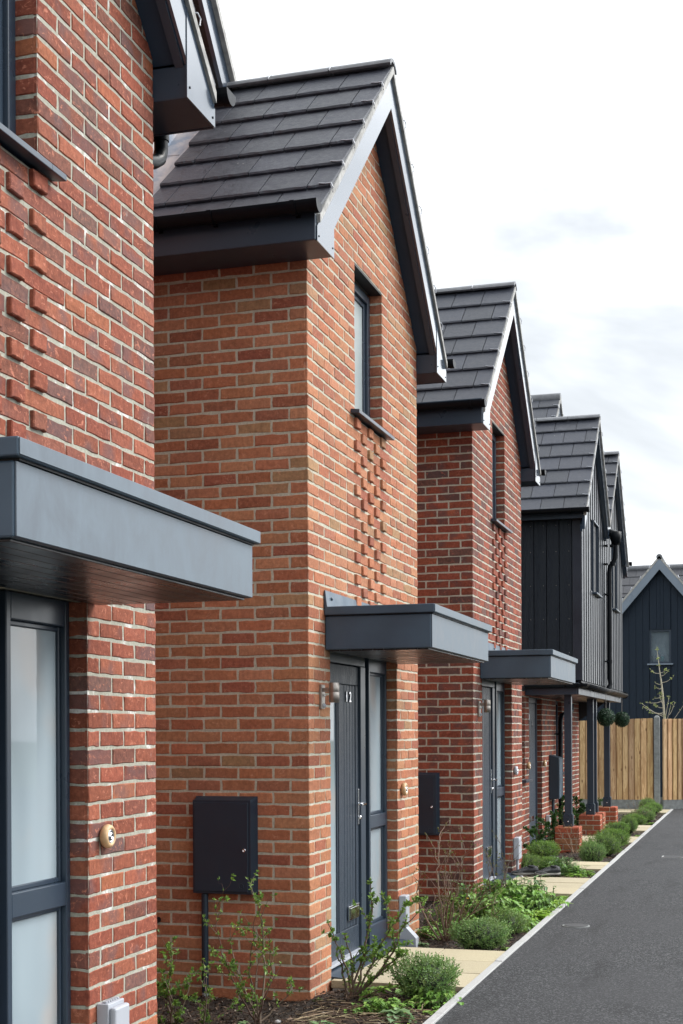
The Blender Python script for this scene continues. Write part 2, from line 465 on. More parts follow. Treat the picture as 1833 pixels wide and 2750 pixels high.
def bracket(x, yc, s, zt, r=.064):
    mb = MB(); n = 10; w = .014
    for rr, q in ((r, 0),):
        a = [(x - w, yc - s * rr * math.cos(math.pi * i / n), zt - rr * math.sin(math.pi * i / n) * 1.05) for i in range(n + 1)]
        b = [(x + w, p[1], p[2]) for p in a]
        for i in range(n): mb.face([a[i], a[i + 1], b[i + 1], b[i]], 0, sm=True)
        for e, e2 in ((a, -1), (b, 1)):
            inn = [(p[0], yc + (p[1] - yc) * .93, zt + (p[2] - zt) * .93) for p in e]
            for i in range(n): mb.face([e[i], e[i + 1], inn[i + 1], inn[i]], 0)
    mb.box(x - w, min(yc - s * (r + .012), yc - s * (r - .006)), zt - .06, x + w, max(yc - s * (r + .012), yc - s * (r - .006)), zt - .002)
    return mb

# ------------------------------------------------------------------ the three brick gable houses
SL = .95; FX = -2.61; HALF = 1.40125; XV = .175; AP = 6.18
def make_roof(root, xb, wall_half, eave, xv, apex, soffit_z, fascia_y, seed, barge_x, back_gutter=(-1.05), clip_rows=7, with_box=True):
    """tiles, ridge, verges, barge boards, eaves boxes and gutters of one street-facing gable"""
    r = R(seed)
    t = MB()
    for s in (-1, 1): tiles(t, xv, xb, 0, s, apex, SL, eave, .325, .305, r)
    roof = t.build('roof', M['slate'], root)
    # ridge
    x = xv + .012; i = 0
    while x > xb + .02:
        x2 = max(x - .45, xb - .05); rb = MB(); n = 8
        a = []
        for xx in (x - .003, x2 + .003):
            o = [(xx, .105 * math.sin(tt), apex - .055 + .105 * math.cos(tt) * .95) for tt in [(-1.0 + 2.0 * k / n) * 1.15 for k in range(n + 1)]]
            inn = [(xx, .085 * math.sin(tt), apex - .06 + .085 * math.cos(tt) * .95) for tt in [(1.0 - 2.0 * k / n) * 1.15 for k in range(n + 1)]]
            a.append(o + inn)
        rb.prism(a[0], a[1], 0); rb.build('ridge_tile', M['ridge'], roof, .004)
        if i: 
            cb = MB(); cb.tube([(x + .004, .098 * math.sin(tt), apex - .055 + .112 * math.cos(tt) * .95) for tt in [(-1 + 2 * k / 10) * 1.1 for k in range(11)]], .006, 6); cb.build('ridge_union', M['white'], roof)
        x = x2; i += 1
    for s in (-1, 1):
        v = MB(); slope_strip(v, barge_x - .01, xv + .008, 0, s, .0 if s > 0 else .0004, eave + .01, apex - .002 + .0, .052, SL)
        v.build('verge_strip', M['concrete'], roof, .003)
        A = math.atan(SL); L = eave / math.cos(A)
        for k in range(clip_rows):
            D = L - .325 * k - .335
            if D < .1: continue
            cb = MB(); c = lambda xx, D_, h: (xx, s * (D_ * math.cos(A) + h * math.sin(A)), apex - D_ * math.sin(A) + h * math.cos(A))
            cb.tube([c(xv - .075, D - .01, .034), c(xv - .03, D + .004, .033), c(xv + .006, D + .010, .036), c(xv + .018, D + .03, .018), c(xv + .016, D + .05, -.006)], .0042, 6)
            cb.build('verge_clip', M['white'], roof)
        # barge board in two steps and the dark boxed underside
        b = MB(); slope_strip(b, barge_x - .018, barge_x, 0, s, 0, wall_half + .035, apex - .045, .245, SL); bg = b.build('bargeboard', M['board'], root, .004)
        b = MB(); slope_strip(b, barge_x - .060, barge_x - .019, 0, s, 0, wall_half + .03, apex - .20, .105, SL); b.build('lower_board', M['pvc'], bg, .004)
        b = MB(); slope_strip(b, -.02, barge_x - .061, 0, s, 0, wall_half + .02, apex - .245, .02, SL); b.build('verge_soffit', M['under'], root)
        if not with_box: continue
        # eaves box
        e = MB(); ya, yb = sorted((s * (wall_half + .006), s * fascia_y))
        e.box(xb + .02, ya, soffit_z, barge_x - .004, yb, soffit_z + .15)
        eb = e.build('eaves_box', M['pvc'], root, .006)
        e = MB(); y2 = s * (wall_half - .01)
        zt = lambda y: apex - .06 - SL * abs(y)
        e.prism([(barge_x - .003, s * fascia_y, soffit_z - .004), (barge_x - .003, y2, soffit_z - .004), (barge_x - .003, y2, zt(y2)), (barge_x - .003, s * fascia_y, zt(fascia_y))],
                [(barge_x + .004, s * fascia_y, soffit_z - .004), (barge_x + .004, y2, soffit_z - .004), (barge_x + .004, y2, zt(y2)), (barge_x + .004, s * fascia_y, zt(fascia_y))])
        e.build('end_plate', M['board'], eb, .002)
        for (yy, zz) in ((fascia_y - .03, .03), (fascia_y - .03, .17), (wall_half + .02, .05)):
            e = MB(); e.lathe([(.006, 0), (.006, .003), (.0, .005)], (barge_x + .004, s * yy, soffit_z + zz), 'x', 8)
            e.build('screw', M['black'], eb)
        e = MB(); yq = s * (fascia_y + .001); e.box(xb + .02, min(yq, yq + s * .016), soffit_z - .003, barge_x - .004, max(yq, yq + s * .016), soffit_z + .23)
        e.build('fascia', M['pvc'], eb, .005)
        gx = barge_x + (.035 if s < 0 else .05); gy = s * (fascia_y + .078); gz = soffit_z + .19
        g = gutter_mesh(xb + .02, gx, gy, s, gz).build('gutter', M['black'], root)
        gutter_cap(gx, gy, s, gz).build('end_cap', M['black'], g, .002)
        for bx in (.06, -.45, -.80): bracket(bx, gy, s, gz).build('gutter_bracket', M['black'], g)
    return roof

def pbox(name, mat, parent, b, bev=.004):
    mb = MB(); mb.box(*b); return mb.build(name, mat, parent, bev)

WIN = (-.37, .345, 3.675, 4.725)
DOOR = (-HALF + .44, HALF - .665, -.15, 2.10)
HX = -1.24
def make_shell(root):
    """everything on a house but its brickwork (shared by the three copies)"""
    make_roof(root, -1.03, HALF, 1.70, XV, AP, 4.40, 1.725, 5, .165)
    # lead valley against the rear gable: sloping strip and upstand
    l = MB()
    q = lambda x, y, h: (x, y, AP - .012 - SL * abs(y) + h)
    ny = 8
    for s in (-1, 1):
        ys = [s * (.02 + 1.76 * i / ny) for i in range(ny + 1)]
        for i in range(ny):
            l.face([q(-1.02, ys[i], .02), q(-1.02, ys[i + 1], .02), q(-1.075, ys[i + 1], .0), q(-1.075, ys[i], .0)], sm=True)
            l.face([q(-1.075, ys[i], 0), q(-1.075, ys[i + 1], 0), q(-1.215, ys[i + 1], .004), q(-1.215, ys[i], .004)], sm=True)
            l.face([q(-1.215, ys[i], .004), q(-1.215, ys[i + 1], .004), q(-1.228, ys[i + 1], .19), q(-1.228, ys[i], .19)], sm=False)
        l.prism([q(-1.08, s * .80, .006), q(-1.21, s * .80, .01), q(-1.21, s * .812, .01), q(-1.08, s * .812, .006)], [q(-1.08, s * .80, -.004), q(-1.21, s * .80, -.004), q(-1.21, s * .812, -.004), q(-1.08, s * .812, -.004)])
    l.build('lead_valley', M['lead'], root)
    # upper window
    ya, yb, za, zb = WIN
    f = MB(); x0, x1 = -.155, -.09; w = .058
    za2 = za + .055
    f.box(x0, ya + .003, za2, x1, ya + w, zb - .03); f.box(x0, yb - w, za2, x1, yb - .003, zb - .03)
    f.box(x0, ya + w, za2, x1 - .0015, yb - w, za2 + w); f.box(x0, ya + w, zb - .03 - w, x1 - .0015, yb - w, zb - .03)
    win = f.build('window', M['pvc'], root, .004)
    s2 = MB(); w2 = w + .032; x2 = x1 - .022
    s2.box(x0 + .005, ya + w, za2 + w, x2, ya + w2, zb - .03 - w); s2.box(x0 + .005, yb - w2, za2 + w, x2, yb - w, zb - .03 - w)
    s2.box(x0 + .005, ya + w2, za2 + w, x2 - .001, yb - w2, za2 + w2); s2.box(x0 + .005, ya + w2, zb - .03 - w2, x2 - .001, yb - w2, zb - .03 - w)
    s2.build('sash', M['pvc'], win, .003)
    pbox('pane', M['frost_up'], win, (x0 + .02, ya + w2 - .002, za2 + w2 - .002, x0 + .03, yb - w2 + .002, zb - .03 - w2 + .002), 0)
    s3 = MB()
    s3.prism([(-.15, ya + .002, za + .052), (.062, ya + .002, za + .030), (.062, ya + .002, za + .006), (.050, ya + .002, za + .006), (-.15, ya + .002, za + .028)],
             [(-.15, yb - .002, za + .052), (.062, yb - .002, za + .030), (.062, yb - .002, za + .006), (.050, yb - .002, za + .006), (-.15, yb - .002, za + .028)])
    for (p, q_) in ((ya - .11, ya), (yb, yb + .11)):
        s3.prism([(.002, p, za + .0365), (.062, p, za + .030), (.062, p, za + .006), (.050, p, za + .006), (.002, p, za + .012)], [(.002, q_, za + .0365), (.062, q_, za + .030), (.062, q_, za + .006), (.050, q_, za + .006), (.002, q_, za + .012)])
    s3.build('sill', M['pvc'], win, .002)
    pbox('lintel_plate', M['shadowgap'], win, (-.088, ya - .015, zb - .016, -.004, yb + .015, zb - .002), 0)
    # door set: frame, leaf, sidelight, threshold
    ya, yb = DOOR[0], DOOR[1]; xf = -.08
    f = MB()
    f.box(-.15, ya + .003, .03, xf, ya + .055, 2.095); f.box(-.15, .02, .03, xf, .140, 2.02); f.box(-.15, ya + .055, 2.02, xf - .002, .140, 2.095)
    fr = f.build('door_frame', M['pvc'], root, .004)
    d = MB(); dx = xf - .018; dy0, dy1 = ya + .058, .017; gz0, gz1 = .26, 1.88
    d.box(-.14, dy0, .045, dx, dy1, .22)             # bottom rail
    d.box(-.14, dy0, 1.885, dx, dy1, 2.015)           # top rail
    d.box(-.14, -.047, .22, dx, dy1, 1.885)            # lock stile
    d.box(-.14, dy0, .22, dx, dy0 + .075, 1.885)      # hinge stile
    pw = (.38 - .047) / 5
    for k in range(5): d.box(-.14, -.38 + k * pw + .003, .222, dx - .006, -.38 + (k + 1) * pw - .003, 1.883)
    d.box(-.14, -.3815, .221, dx - .014, -.046, 1.884)
    d.box(-.14, dy0 + .075, .22, dx - .004, dy0 + .11, 1.885); d.box(-.14, -.497, .22, dx - .001, -.475, 1.885); d.box(-.14, -.475, .221, dx + .005, -.405, 1.884); d.box(-.14, -.405, .221, dx - .002, -.38, 1.884)
    door = d.build('front_door', M['door'], root, .004)
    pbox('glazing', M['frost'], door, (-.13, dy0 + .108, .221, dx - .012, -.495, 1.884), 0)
    lp = MB(); lp.box(dx - .002, -.262, .272, dx + .012, -.015, .372); p = lp.build('letter_plate', M['chrome'], door, .004)
    pbox('flap', M['chrome'], p, (dx + .013, -.245, .287, dx + .017, -.032, .357), .003)
    h = MB(); h.box(dx - .002, -.018, .915, dx + .010, .014, 1.165); hp = h.build('handle', M['chrome'], door, .004)
    h = MB(); h.tube([(dx + .008, -.002, 1.06), (dx + .055, -.002, 1.06), (dx + .06, -.012, 1.06), (dx + .06, -.125, 1.058)], .0085, 10); h.lathe([(.014, 0), (.014, .004), (.012, .014), (0, .014)], (dx + .010, -.002, .965), 'x', 12); h.build('lever', M['chrome'], hp)
    # sidelight
    s = MB(); a, b = .235, yb - .003
    pbox('mullion_gap_shade', M['trim'], fr, (-.15, .141, .03, xf - .035, .234, 2.094), 0)  # near-black filler paints the shade between door post and sidelight
    s.box(-.15, a, .03, xf, a + .035, 2.095); s.box(-.15, b - .035, .03, xf, b, 2.095)
    for (z0, z1) in ((.03, .17), (.866, .962), (1.99, 2.095)): s.box(-.15, a + .035, z0, xf - .001, b - .035, z1)
    sl = s.build('sidelight', M['pvc'], root, .005)
    gb = MB()
    for (z0, z1) in ((.17, .866), (.962, 1.99)):
        for (q0, q1) in ((a + .035, a + .043), (b - .05, b - .035)): gb.box(-.14, q0, z0, xf - .024, q1, z1)
        gb.box(-.14, a + .043, z0, xf - .025, b - .05, z0 + .02); gb.box(-.14, a + .043, z1 - .02, xf - .025, b - .05, z1)
    gb.build('glazing_bead', M['pvc'], sl, .004)
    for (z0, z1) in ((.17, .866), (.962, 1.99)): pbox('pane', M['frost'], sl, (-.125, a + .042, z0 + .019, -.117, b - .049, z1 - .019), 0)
    pbox('weather_bar', M['white'], root, (-.099, ya + .056, .033, -.050, .018, .052), .003)
    t = MB(); t.prism([(-.15, ya + .003, .03), (.085, ya + .003, .008), (.085, ya + .003, -.022), (-.15, ya + .003, -.022)], [(-.15, yb - .003, .03), (.085, yb - .003, .008), (.085, yb - .003, -.022), (-.15, yb - .003, -.022)])
    t.build('threshold', M['pvc'], root, .004)
    # flat porch canopy
    c = MB(); y0, y1, xp = -1.075, .765, .68
    c.box(.003, y0, 2.075, xp, y1, 2.283); cn = c.build('porch_canopy', M['cap'], root, .006)
    c = MB(); c.box(xp + .0005, y0 + .004, 2.078, xp + .006, y1 - .004, 2.281); c.build('front_fascia', M['zinc'], cn, .001)
    c = MB(); c.box(.003, y0 - .022, 2.290, xp + .026, y1 + .03, 2.343); k_ = c.build('roof_cap', M['cap'], cn, .005)
    c = MB(); c.box(xp + .0265, y0 - .018, 2.294, xp + .030, y1 + .026, 2.340); c.build('cap_front', M['zinc'], k_, .001)
    c = MB(); c.box(.004, y0 + .01, 2.2832, xp + .012, y1 - .0, 2.2898); c.build('cap_shadow_gap', M['shadowgap'], cn)  # black strip paints the shade line under the cap
    c = MB(); nb = 9
    for k in range(nb):
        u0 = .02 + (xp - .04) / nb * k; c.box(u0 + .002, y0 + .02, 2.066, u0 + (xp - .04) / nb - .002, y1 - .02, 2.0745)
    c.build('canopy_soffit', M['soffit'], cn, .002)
    c = MB(); c.prism([(.004, y0 - .02, 2.343), (.022, y0 - .02, 2.343), (.010, y0 - .02, 2.445), (.004, y0 - .02, 2.445)], [(.004, y1 + .02, 2.343), (.022, y1 + .02, 2.343), (.010, y1 + .02, 2.445), (.004, y1 + .02, 2.445)])
    for yy in (-.98, -.4, .2, .6): c.lathe([(.011, 0), (.011, .004), (.006, .009), (0, .009)], (.017, yy, 2.40), 'x', 10)
    c.build('flashing', M['cap'], cn)
    # rear gable between this house and its neighbour, with its own roof
    g = MB(); yc = -2.515; ap2 = 6.62
    g.face([(HX, yc - 2.3, -.2), (HX, yc + 2.3, -.2), (HX, yc + 2.3, ap2 - SL * 2.3 - .1), (HX, yc, ap2 - .1), (HX, yc - 2.3, ap2 - SL * 2.3 - .1)])
    rw = g.build('rear_gable_wall', M['rearbrick'], root)
    g = MB(); rr = R(9)
    for s in (-1, 1):
        q = lambda x, y, h=0: (x, yc + s * y, ap2 - SL * y + h)
        g.face([q(HX + .08, 0), q(HX + .08, 2.4), q(HX - 6, 2.4), q(HX - 6, 0)])
        g.face([q(HX + .08, 0, -.05), q(HX + .08, 2.4, -.05), q(HX - 6, 2.4, -.05), q(HX - 6, 0, -.05)]); g.face([q(HX + .08, 0), q(HX + .08, 2.4), q(HX + .08, 2.4, -.05), q(HX + .08, 0, -.05)])
    g.build('rear_roof', M['slate_plain'], root)
    g = MB(); g.face([(HX + .006, -1.78, 4.2), (HX + .006, 1.78, 4.2), (HX + .006, 1.78, AP - SL * 1.78 + .17), (HX + .006, 0, AP + .17), (HX + .006, -1.78, AP - SL * 1.78 + .17)]); g.build('back_wall', M['rearbrick'], root)
    # downpipe from the near gutter of the gap
    p = MB(); yq = HALF + .37
    p.tube([(-.14, HALF + .40, 4.50), (-.14, HALF + .40, 4.36), (-.143, HALF + .385, 4.31), (-.15, HALF + .34, 4.28), (-.16, HALF + .12, 4.20), (-.16, HALF + .06, 4.16), (-.16, HALF + .045, 4.10), (-.16, HALF + .045, 0.0)], .034, 12)
    for zz in (4.40, 2.4, .8): p.tube([(-.14, HALF + (.40 if zz > 4.3 else .045), zz), (-.14, HALF + (.40 if zz > 4.3 else .045), zz + .035)], .039, 12)
    p.build('downpipe', M['black'], root)
    # plain far flank and floor slab edge
    return root

def rearbrick():
    n = N('rear_brickwork'); b = n.t.nodes.new('ShaderNodeTexBrick'); b.inputs['Scale'].default_value = 1
    mp = n.t.nodes.new('ShaderNodeMapping'); mp.inputs['Rotation'].default_value = (0, 0, 0)
    sx = n.t.nodes.new('ShaderNodeSeparateXYZ'); n.L(n.tc.outputs['Object'], sx.inputs[0])
    cx = n.t.nodes.new('ShaderNodeCombineXYZ'); n.L(n.math('ADD', sx.outputs[0], sx.outputs[1]), cx.inputs[0]); n.L(sx.outputs[2], cx.inputs[1]); n.L(cx.outputs[0], b.inputs['Vector'])
    b.inputs['Brick Width'].default_value = .225; b.inputs['Row Height'].default_value = .075; b.inputs['Mortar Size'].default_value = .006
    b.inputs['Color1'].default_value = (.27, .06, .034, 1); b.inputs['Color2'].default_value = (.16, .05, .035, 1); b.inputs['Mortar'].default_value = (.42, .37, .29, 1)
    n.set(Base_Color=b.outputs['Color'], Roughness=.9); n.bump(n.math('SUBTRACT', 1., b.outputs['Fac']), .5, .006)
    return n.mat
M['rearbrick'] = rearbrick()
def slate_plain():
    n = N('rear_slates'); b = n.t.nodes.new('ShaderNodeTexBrick'); b.inputs['Scale'].default_value = 1
    sx = n.t.nodes.new('ShaderNodeSeparateXYZ'); n.L(n.tc.outputs['Object'], sx.inputs[0])
    cx = n.t.nodes.new('ShaderNodeCombineXYZ'); n.L(sx.outputs[0], cx.inputs[0]); n.L(n.math('MULTIPLY', sx.outputs[2], 1.43), cx.inputs[1]); n.L(cx.outputs[0], b.inputs['Vector'])
    b.inputs['Brick Width'].default_value = .305; b.inputs['Row Height'].default_value = .325; b.inputs['Mortar Size'].default_value = .006
    b.inputs['Color1'].default_value = (.045, .045, .05, 1); b.inputs['Color2'].default_value = (.035, .035, .04, 1); b.inputs['Mortar'].default_value = (.008, .008, .009, 1)
    n.set(Base_Color=b.outputs['Color'], Roughness=.55); return n.mat
M['slate_plain'] = slate_plain()

COLS = [-.375 + .16875 * k for k in range(5)]
COLS = [c - .02 for c in COLS]
def make_walls(root, key, seed):
    r = R(seed); pal = PAL[key]; mats = [M['brick' + key], M['mortar' + key]]
    PF = lambda u, z, d: (d, u, z)               # street face
    PR = lambda u, z, d: (u, -HALF - d, z)       # near flank
    PJ = lambda y0: (lambda u, z, d: (u, y0 - d, z))
    top = lambda u: AP - .20 - SL * abs(u)
    holes = (WIN, DOOR)
    mb = MB()
    brickwork(mb, PF, -HALF, HALF, -2, 80, -HALF, pal, r, holes, top, (COLS, 2.42, 3.66), ((-HALF, key + 'c'), (WIN[1], key + 'w'), (DOOR[1], key + 'd')))
    brickwork(mb, PR, -1.235, 0., -2, 60, 0.1125 + .0, pal, r, (), None, None, ((0., key + 'c'), (-.0125, key + 'c')), endcut=.0125)
    brickwork(mb, PJ(WIN[1]), -.155, 0., 49, 63, 0, pal, r, corner=((-.0125, key + 'w'),), header_only=True, endcut=.0125)
    brickwork(mb, PJ(DOOR[1]), -.155, 0., -2, 28, 0, pal, r, corner=((-.0125, key + 'd'),), header_only=True, endcut=.0125)
    # mortar beds
    e = .0028
    for (u0, u1, z0, z1) in ((-HALF + e, HALF - e, -.15, 4.45),): mortar_sheet(mb, PF, u0, u1, z0, z1, holes)
    zt = 4.45
    for (u0, u1) in ((-HALF + e, WIN[0]), (WIN[1], HALF - e)):
        pts = [PF(u0, zt, -e), PF(u1, zt, -e)]
        if u0 < 0: pts += [PF(u1, 4.725, -e), PF(u1, AP - .2 - SL * abs(u1), -e), PF(u0, max(zt, AP - .2 - SL * abs(u0)), -e)]
        else: pts += [PF(u1, max(zt, AP - .2 - SL * abs(u1)), -e), PF(u0, AP - .2 - SL * abs(u0), -e)]
        mb.face(pts, 1)
    mb.face([PF(WIN[0], 4.725, -e), PF(WIN[1], 4.725, -e), PF(WIN[1], AP - .2 - SL * WIN[1], -e), PF(0, AP - .2, -e), PF(WIN[0], AP - .2 - SL * abs(WIN[0]), -e)], 1)
    mb.face([PR(-1.24, -.15, -e), PR(-e, -.15, -e), PR(-e, 4.5, -e), PR(-1.24, 4.5, -e)], 1)
    for (y0, z0, z1) in ((WIN[1], WIN[2], WIN[3]), (DOOR[1], DOOR[2], DOOR[3])):
        P = PJ(y0); mb.face([P(-.16, z0, -e), P(-e, z0, -e), P(-e, z1, -e), P(-.16, z1, -e)], 1)
    for (y0, z0, z1) in ((WIN[0], WIN[2], WIN[3]), (DOOR[0], DOOR[2], DOOR[3])):
        mb.face([(-.16, y0, z0), (-e, y0, z0), (-e, y0, z1), (-.16, y0, z1)], 0, pal[0][0] + (.3,))
    for (y0, y1, zz) in ((WIN[0], WIN[1], WIN[3]), (DOOR[0], DOOR[1], DOOR[3])):
        mb.face([(-.16, y0, zz), (-e, y0, zz), (-e, y1, zz), (-.16, y1, zz)], 1)
    mb.face([(-1.24, HALF - e, -.15), (-e, HALF - e, -.15), (-e, HALF - e, 4.5), (-1.24, HALF - e, 4.5)], 0, pal[0][0] + (.3,))
    mb.box(-.30, -HALF + .06, -.15, -.17, HALF - .06, 4.45, 1)
    return mb.build('brick_wall', mats, root)

house_labels = [
 ('deep red brick gable house, nearest of the terrace, cut off by the photo edge', 'A'),
 ('orange brick gable house with number 12 on its grey front door', 'B'),
 ('dark red brick gable house between the orange brick house and the black clad pair', 'C')]
YC = [4.41, 9.44, 14.475]
proto = empty('brick_house', (FX, YC[0], 0), house_labels[0][0], 'house', 'brick gable houses of the terrace')
make_shell(proto)
houses = [proto]
for i in (1, 2):
    h = copy_tree(proto, None, (FX, YC[i], 0)); h['label'] = house_labels[i][0]; houses.append(h)
for i, h in enumerate(houses): make_walls(h, house_labels[i][1], 11 + i)

def text_mesh(body, size, depth, mat, name, parent, loc, rot):
    cu = bpy.data.curves.new(name, 'FONT'); cu.body = body; cu.size = size; cu.extrude = depth; cu.bevel_depth = .0012; cu.resolution_u = 6; cu.space_character = 1.35
    tmp = bpy.data.objects.new(name + '_tmp', cu); COL.objects.link(tmp)
    dg = bpy.context.evaluated_depsgraph_get(); me = bpy.data.meshes.new_from_object(tmp.evaluated_get(dg))
    bpy.data.objects.remove(tmp); me.materials.clear(); me.materials.append(mat)
    o = bpy.data.objects.new(name, me); COL.objects.link(o); o.parent = parent; o.location = loc; o.rotation_euler = rot
    return o
for c in list(houses[1].children):
    if c.name.startswith('rear_'): bpy.data.objects.remove(c)
def rear_gable(root):
    g = MB(); yc = -2.515; sl = 1.1; ap2 = 6.27 + sl * 2.52; hw = 2.9
    g.face([(HX, yc - hw, -.2), (HX, yc + hw, -.2), (HX, yc + hw, ap2 - sl * hw - .15), (HX, yc, ap2 - .15), (HX, yc - hw, ap2 - sl * hw - .15)]); g.build('rear_gable_wall', M['rearbrick'], root)
    for s in (-1, 1):
        q = lambda x, y, h=0: (x, yc + s * y, ap2 - sl * y + h)
        g = MB(); g.prism([q(-1.0, 0), q(-1.0, 3.0), q(-1.0, 3.0, -.06), q(-1.0, 0, -.06)], [q(-7, 0), q(-7, 3.0), q(-7, 3.0, -.06), q(-7, 0, -.06)]); rf = g.build('rear_roof', M['slate_plain'], root)
        v = MB(); slope_strip(v, -1.03, -.985, yc, s, 0, 2.98, ap2 - .002, .065, sl); v.build('verge_strip', M['concrete'], rf, .003)
        v = MB(); slope_strip(v, -1.05, -1.02, yc, s, 0, 2.95, ap2 - .068, .26, sl); v.build('bargeboard', M['board'], rf, .003)
        v = MB(); slope_strip(v, HX + .002, -1.052, yc, s, 0, 2.9, ap2 - .26, .02, sl); v.build('verge_soffit', M['soffit'], rf)
rear_gable(houses[1])
for c in houses[0].children:
    if c.name.startswith('porch_canopy'): c.location = (0, .04, .016)
d12 = [c for c in houses[1].children if c.name.startswith('front_door')][0]
for ch_, yy_ in (('1', -.300), ('2', -.215)): text_mesh(ch_, .10, .004, M['chrome'], 'door_number', d12, (-.099, yy_, 1.768), (rad(90), 0, rad(90)))

# ------------------------------------------------------------------ fittings on the brick houses
def meter_box(loc, label):
    o = empty('meter_box', loc, label, 'meter box', 'meter boxes on the near flanks of the houses')
    b = MB(); w, h, d = .405, .60, .07
    q = lambda x, y, z: (x, -y, z)
    b.prism([q(0, 0, 0), q(w, 0, 0), q(w, 0, h), q(0, 0, h)], [q(.008, d, .010), q(w - .022, d, .010), q(w - .022, d, h - .022), q(.008, d, h - .022)])
    b.build('case', M['meter'], o, .012)
    b = MB(); b.box(.018, -d - .008, .022, w - .036, -d - .001, h - .036); dr = b.build('lid', M['meter'], o, .005)
    b = MB(); b.lathe([(.011, 0), (.011, -.006), (.007, -.007), (.006, -.003), (0, -.003)], (w - .06, -d - .008, h * .46), 'y', 14); b.build('lock', M['chrome'], dr)
    b = MB(); b.lathe([(.016, 0), (.016, -.002), (.013, -.002), (.013, 0)], (w - .08, -d - .008, .06), 'y', 14); b.build('embossed_mark', M['meter'], dr)
    b = MB(); b.tube([(.075, -.045, 0.004), (.075, -.045, -.60)], .0215, 14); p = b.build('supply_pipe', M['meter'], o)
    b = MB(); b.tube([(.075, -.045, -.575), (.075, -.045, -.72)], .0205, 14); b.build('pipe_sleeve', M['white'], p)
    return o
M['meter'] = paint('dark_grey_meter_box', (.009, .022, .038), .42, .06, 5)
for i, lab in ((1, 'dark meter box with supply pipe on the flank of the orange brick house'), (2, 'dark meter box on the dark red brick flank, partly hidden by the orange house')):
    meter_box((FX - .735, YC[i] - HALF - .002, .572), lab)

def wall_lamp(loc, label):
    o = empty('wall_lamp', loc, label, 'wall lamp', 'steel porch lamps')
    b = MB(); b.box(.001, -.036, -.075, .018, .036, .075); b.build('back_plate', M['steel'], o, .003)
    b = MB(); b.box(.0185, -.014, .03, .07, .014, .055); b.build('arm', M['steel'], o, .002)
    b = MB(); b.lathe([(0, .086), (.030, .086), (.032, .084), (.032, .030), (.0315, .029), (.0315, .026), (.032, .025), (.032, -.034), (.028, -.036), (.027, -.03), (0, -.03)], (.087, 0, 0), 'z', 24); b.build('lamp_head', M['steel'], o)
    b = MB(); b.lathe([(.0, .018), (.009, .016), (.013, .009), (.014, 0)], (.018, 0, -.055), 'x', 14); b.build('sensor', M['white'], o)
    b = MB(); b.lathe([(.006, 0), (.008, .006), (.006, .016), (0, .017)], (.018, 0, .008), 'x', 10); b.build('fixing_screw', M['chrome'], o)
    return o
wall_lamp((FX, YC[1] - 1.165, 1.78), 'brushed steel lamp beside the number 12 door of the orange brick house')
wall_lamp((FX, YC[2] - 1.165, 1.78), 'brushed steel lamp beside the door of the dark red brick house')
wall_lamp((FX, YC[0] - 1.165, 1.78), 'brushed steel lamp beside the near door, just outside the photo')

def doorbell(loc, label, ring='ring'):
    o = empty('doorbell', loc, label, 'doorbell', 'round doorbells')
    b = MB(); b.lathe([(.036, .001), (.043, .006), (.048, .014), (.050, .023), (.047, .033), (.040, .039), (.034, .040), (.030, .037), (.027, .032)], (0, 0, 0), 'x', 28); b.build('wooden_ring', M[ring], o)
    b = MB(); b.lathe([(.029, .030), (.029, .036), (.024, .037), (.020, .033), (.016, .034), (.015, .040), (.010, .042), (.008, .036), (0, .036)], (0, 0, 0), 'x', 24); b.build('button', M['chrome'], o)
    return o
doorbell((FX + .001, YC[0] + .865, 1.135), 'round doorbell with pale wooden ring on the nearest deep red brick pier')
doorbell((FX + .001, YC[1] + .862, 1.128), 'round wooden doorbell on the orange brick pier beside the sidelight')
doorbell((FX + .001, YC[2] + .862, 1.13), 'round white doorbell on the dark red brick pier', 'white')

# cable cover boxes low on the piers
o = empty('cable_box', (FX, YC[0] + .87, 0), 'pale grey upright cable cover low on the nearest brick pier', 'cable box', 'cable cover boxes')
b = MB(); b.box(.002, -.075, -.10, .055, .075, .455); b.build('back', M['greybox'] if 'greybox' in M else M['white'], o, .004)
b = MB(); b.box(.0555, -.068, -.10, .085, .068, .44); b.build('cover', M['white'], o, .010)
b = MB()
for k in range(6): b.box(.02, -.06 + k * .021, .4555, .04, -.048 + k * .021, .463)
b.build('comb', M['white'], o, .002)
o = empty('cable_box', (FX, YC[1] + .80, 0), 'white splayed cable cover at the foot of the orange brick pier', 'cable box', 'cable cover boxes')
b = MB(); b.box(.002, -.055, .10, .060, .055, .335); b.build('cover', M['white'], o, .008)
b = MB(); b.prism([(.002, -.045, .102), (.05, -.045, .102), (.13, -.045, .02), (.13, -.045, -.10), (.002, -.045, -.10)], [(.002, .045, .102), (.05, .045, .102), (.13, .045, .02), (.13, .045, -.10), (.002, .045, -.10)]); b.build('hood', M['white'], o, .006)
o = empty('cable_box', (FX, YC[2] + .84, 0), 'small white cable box with bent pipe below on the dark red brick pier', 'cable box', 'cable cover boxes')
b = MB(); b.box(.002, -.085, .16, .07, .085, .40); b.build('cover', M['white'], o, .012)
b = MB(); b.tube([(.035, 0, .17), (.035, 0, .02), (.06, .0, -.02), (.12, 0, -.07)], .016, 10); b.build('pipe', M['white'], o)

# short black waste pipes poking out of the orange house
for (x, z, lab) in ((-3.60, .40, 'stub of black pipe low on the flank of the orange brick house'), (-3.63, 3.62, 'stub of black pipe high on the flank of the orange brick house')):
    b = MB(); b.tube([(0, 0.0, 0), (0, -.05, -.004)], .018, 12); tag(b.build('pipe_stub', M['black'], None, 0, (x, YC[1] - HALF - .001, z)), lab, 'pipe', 'black pipe stubs')

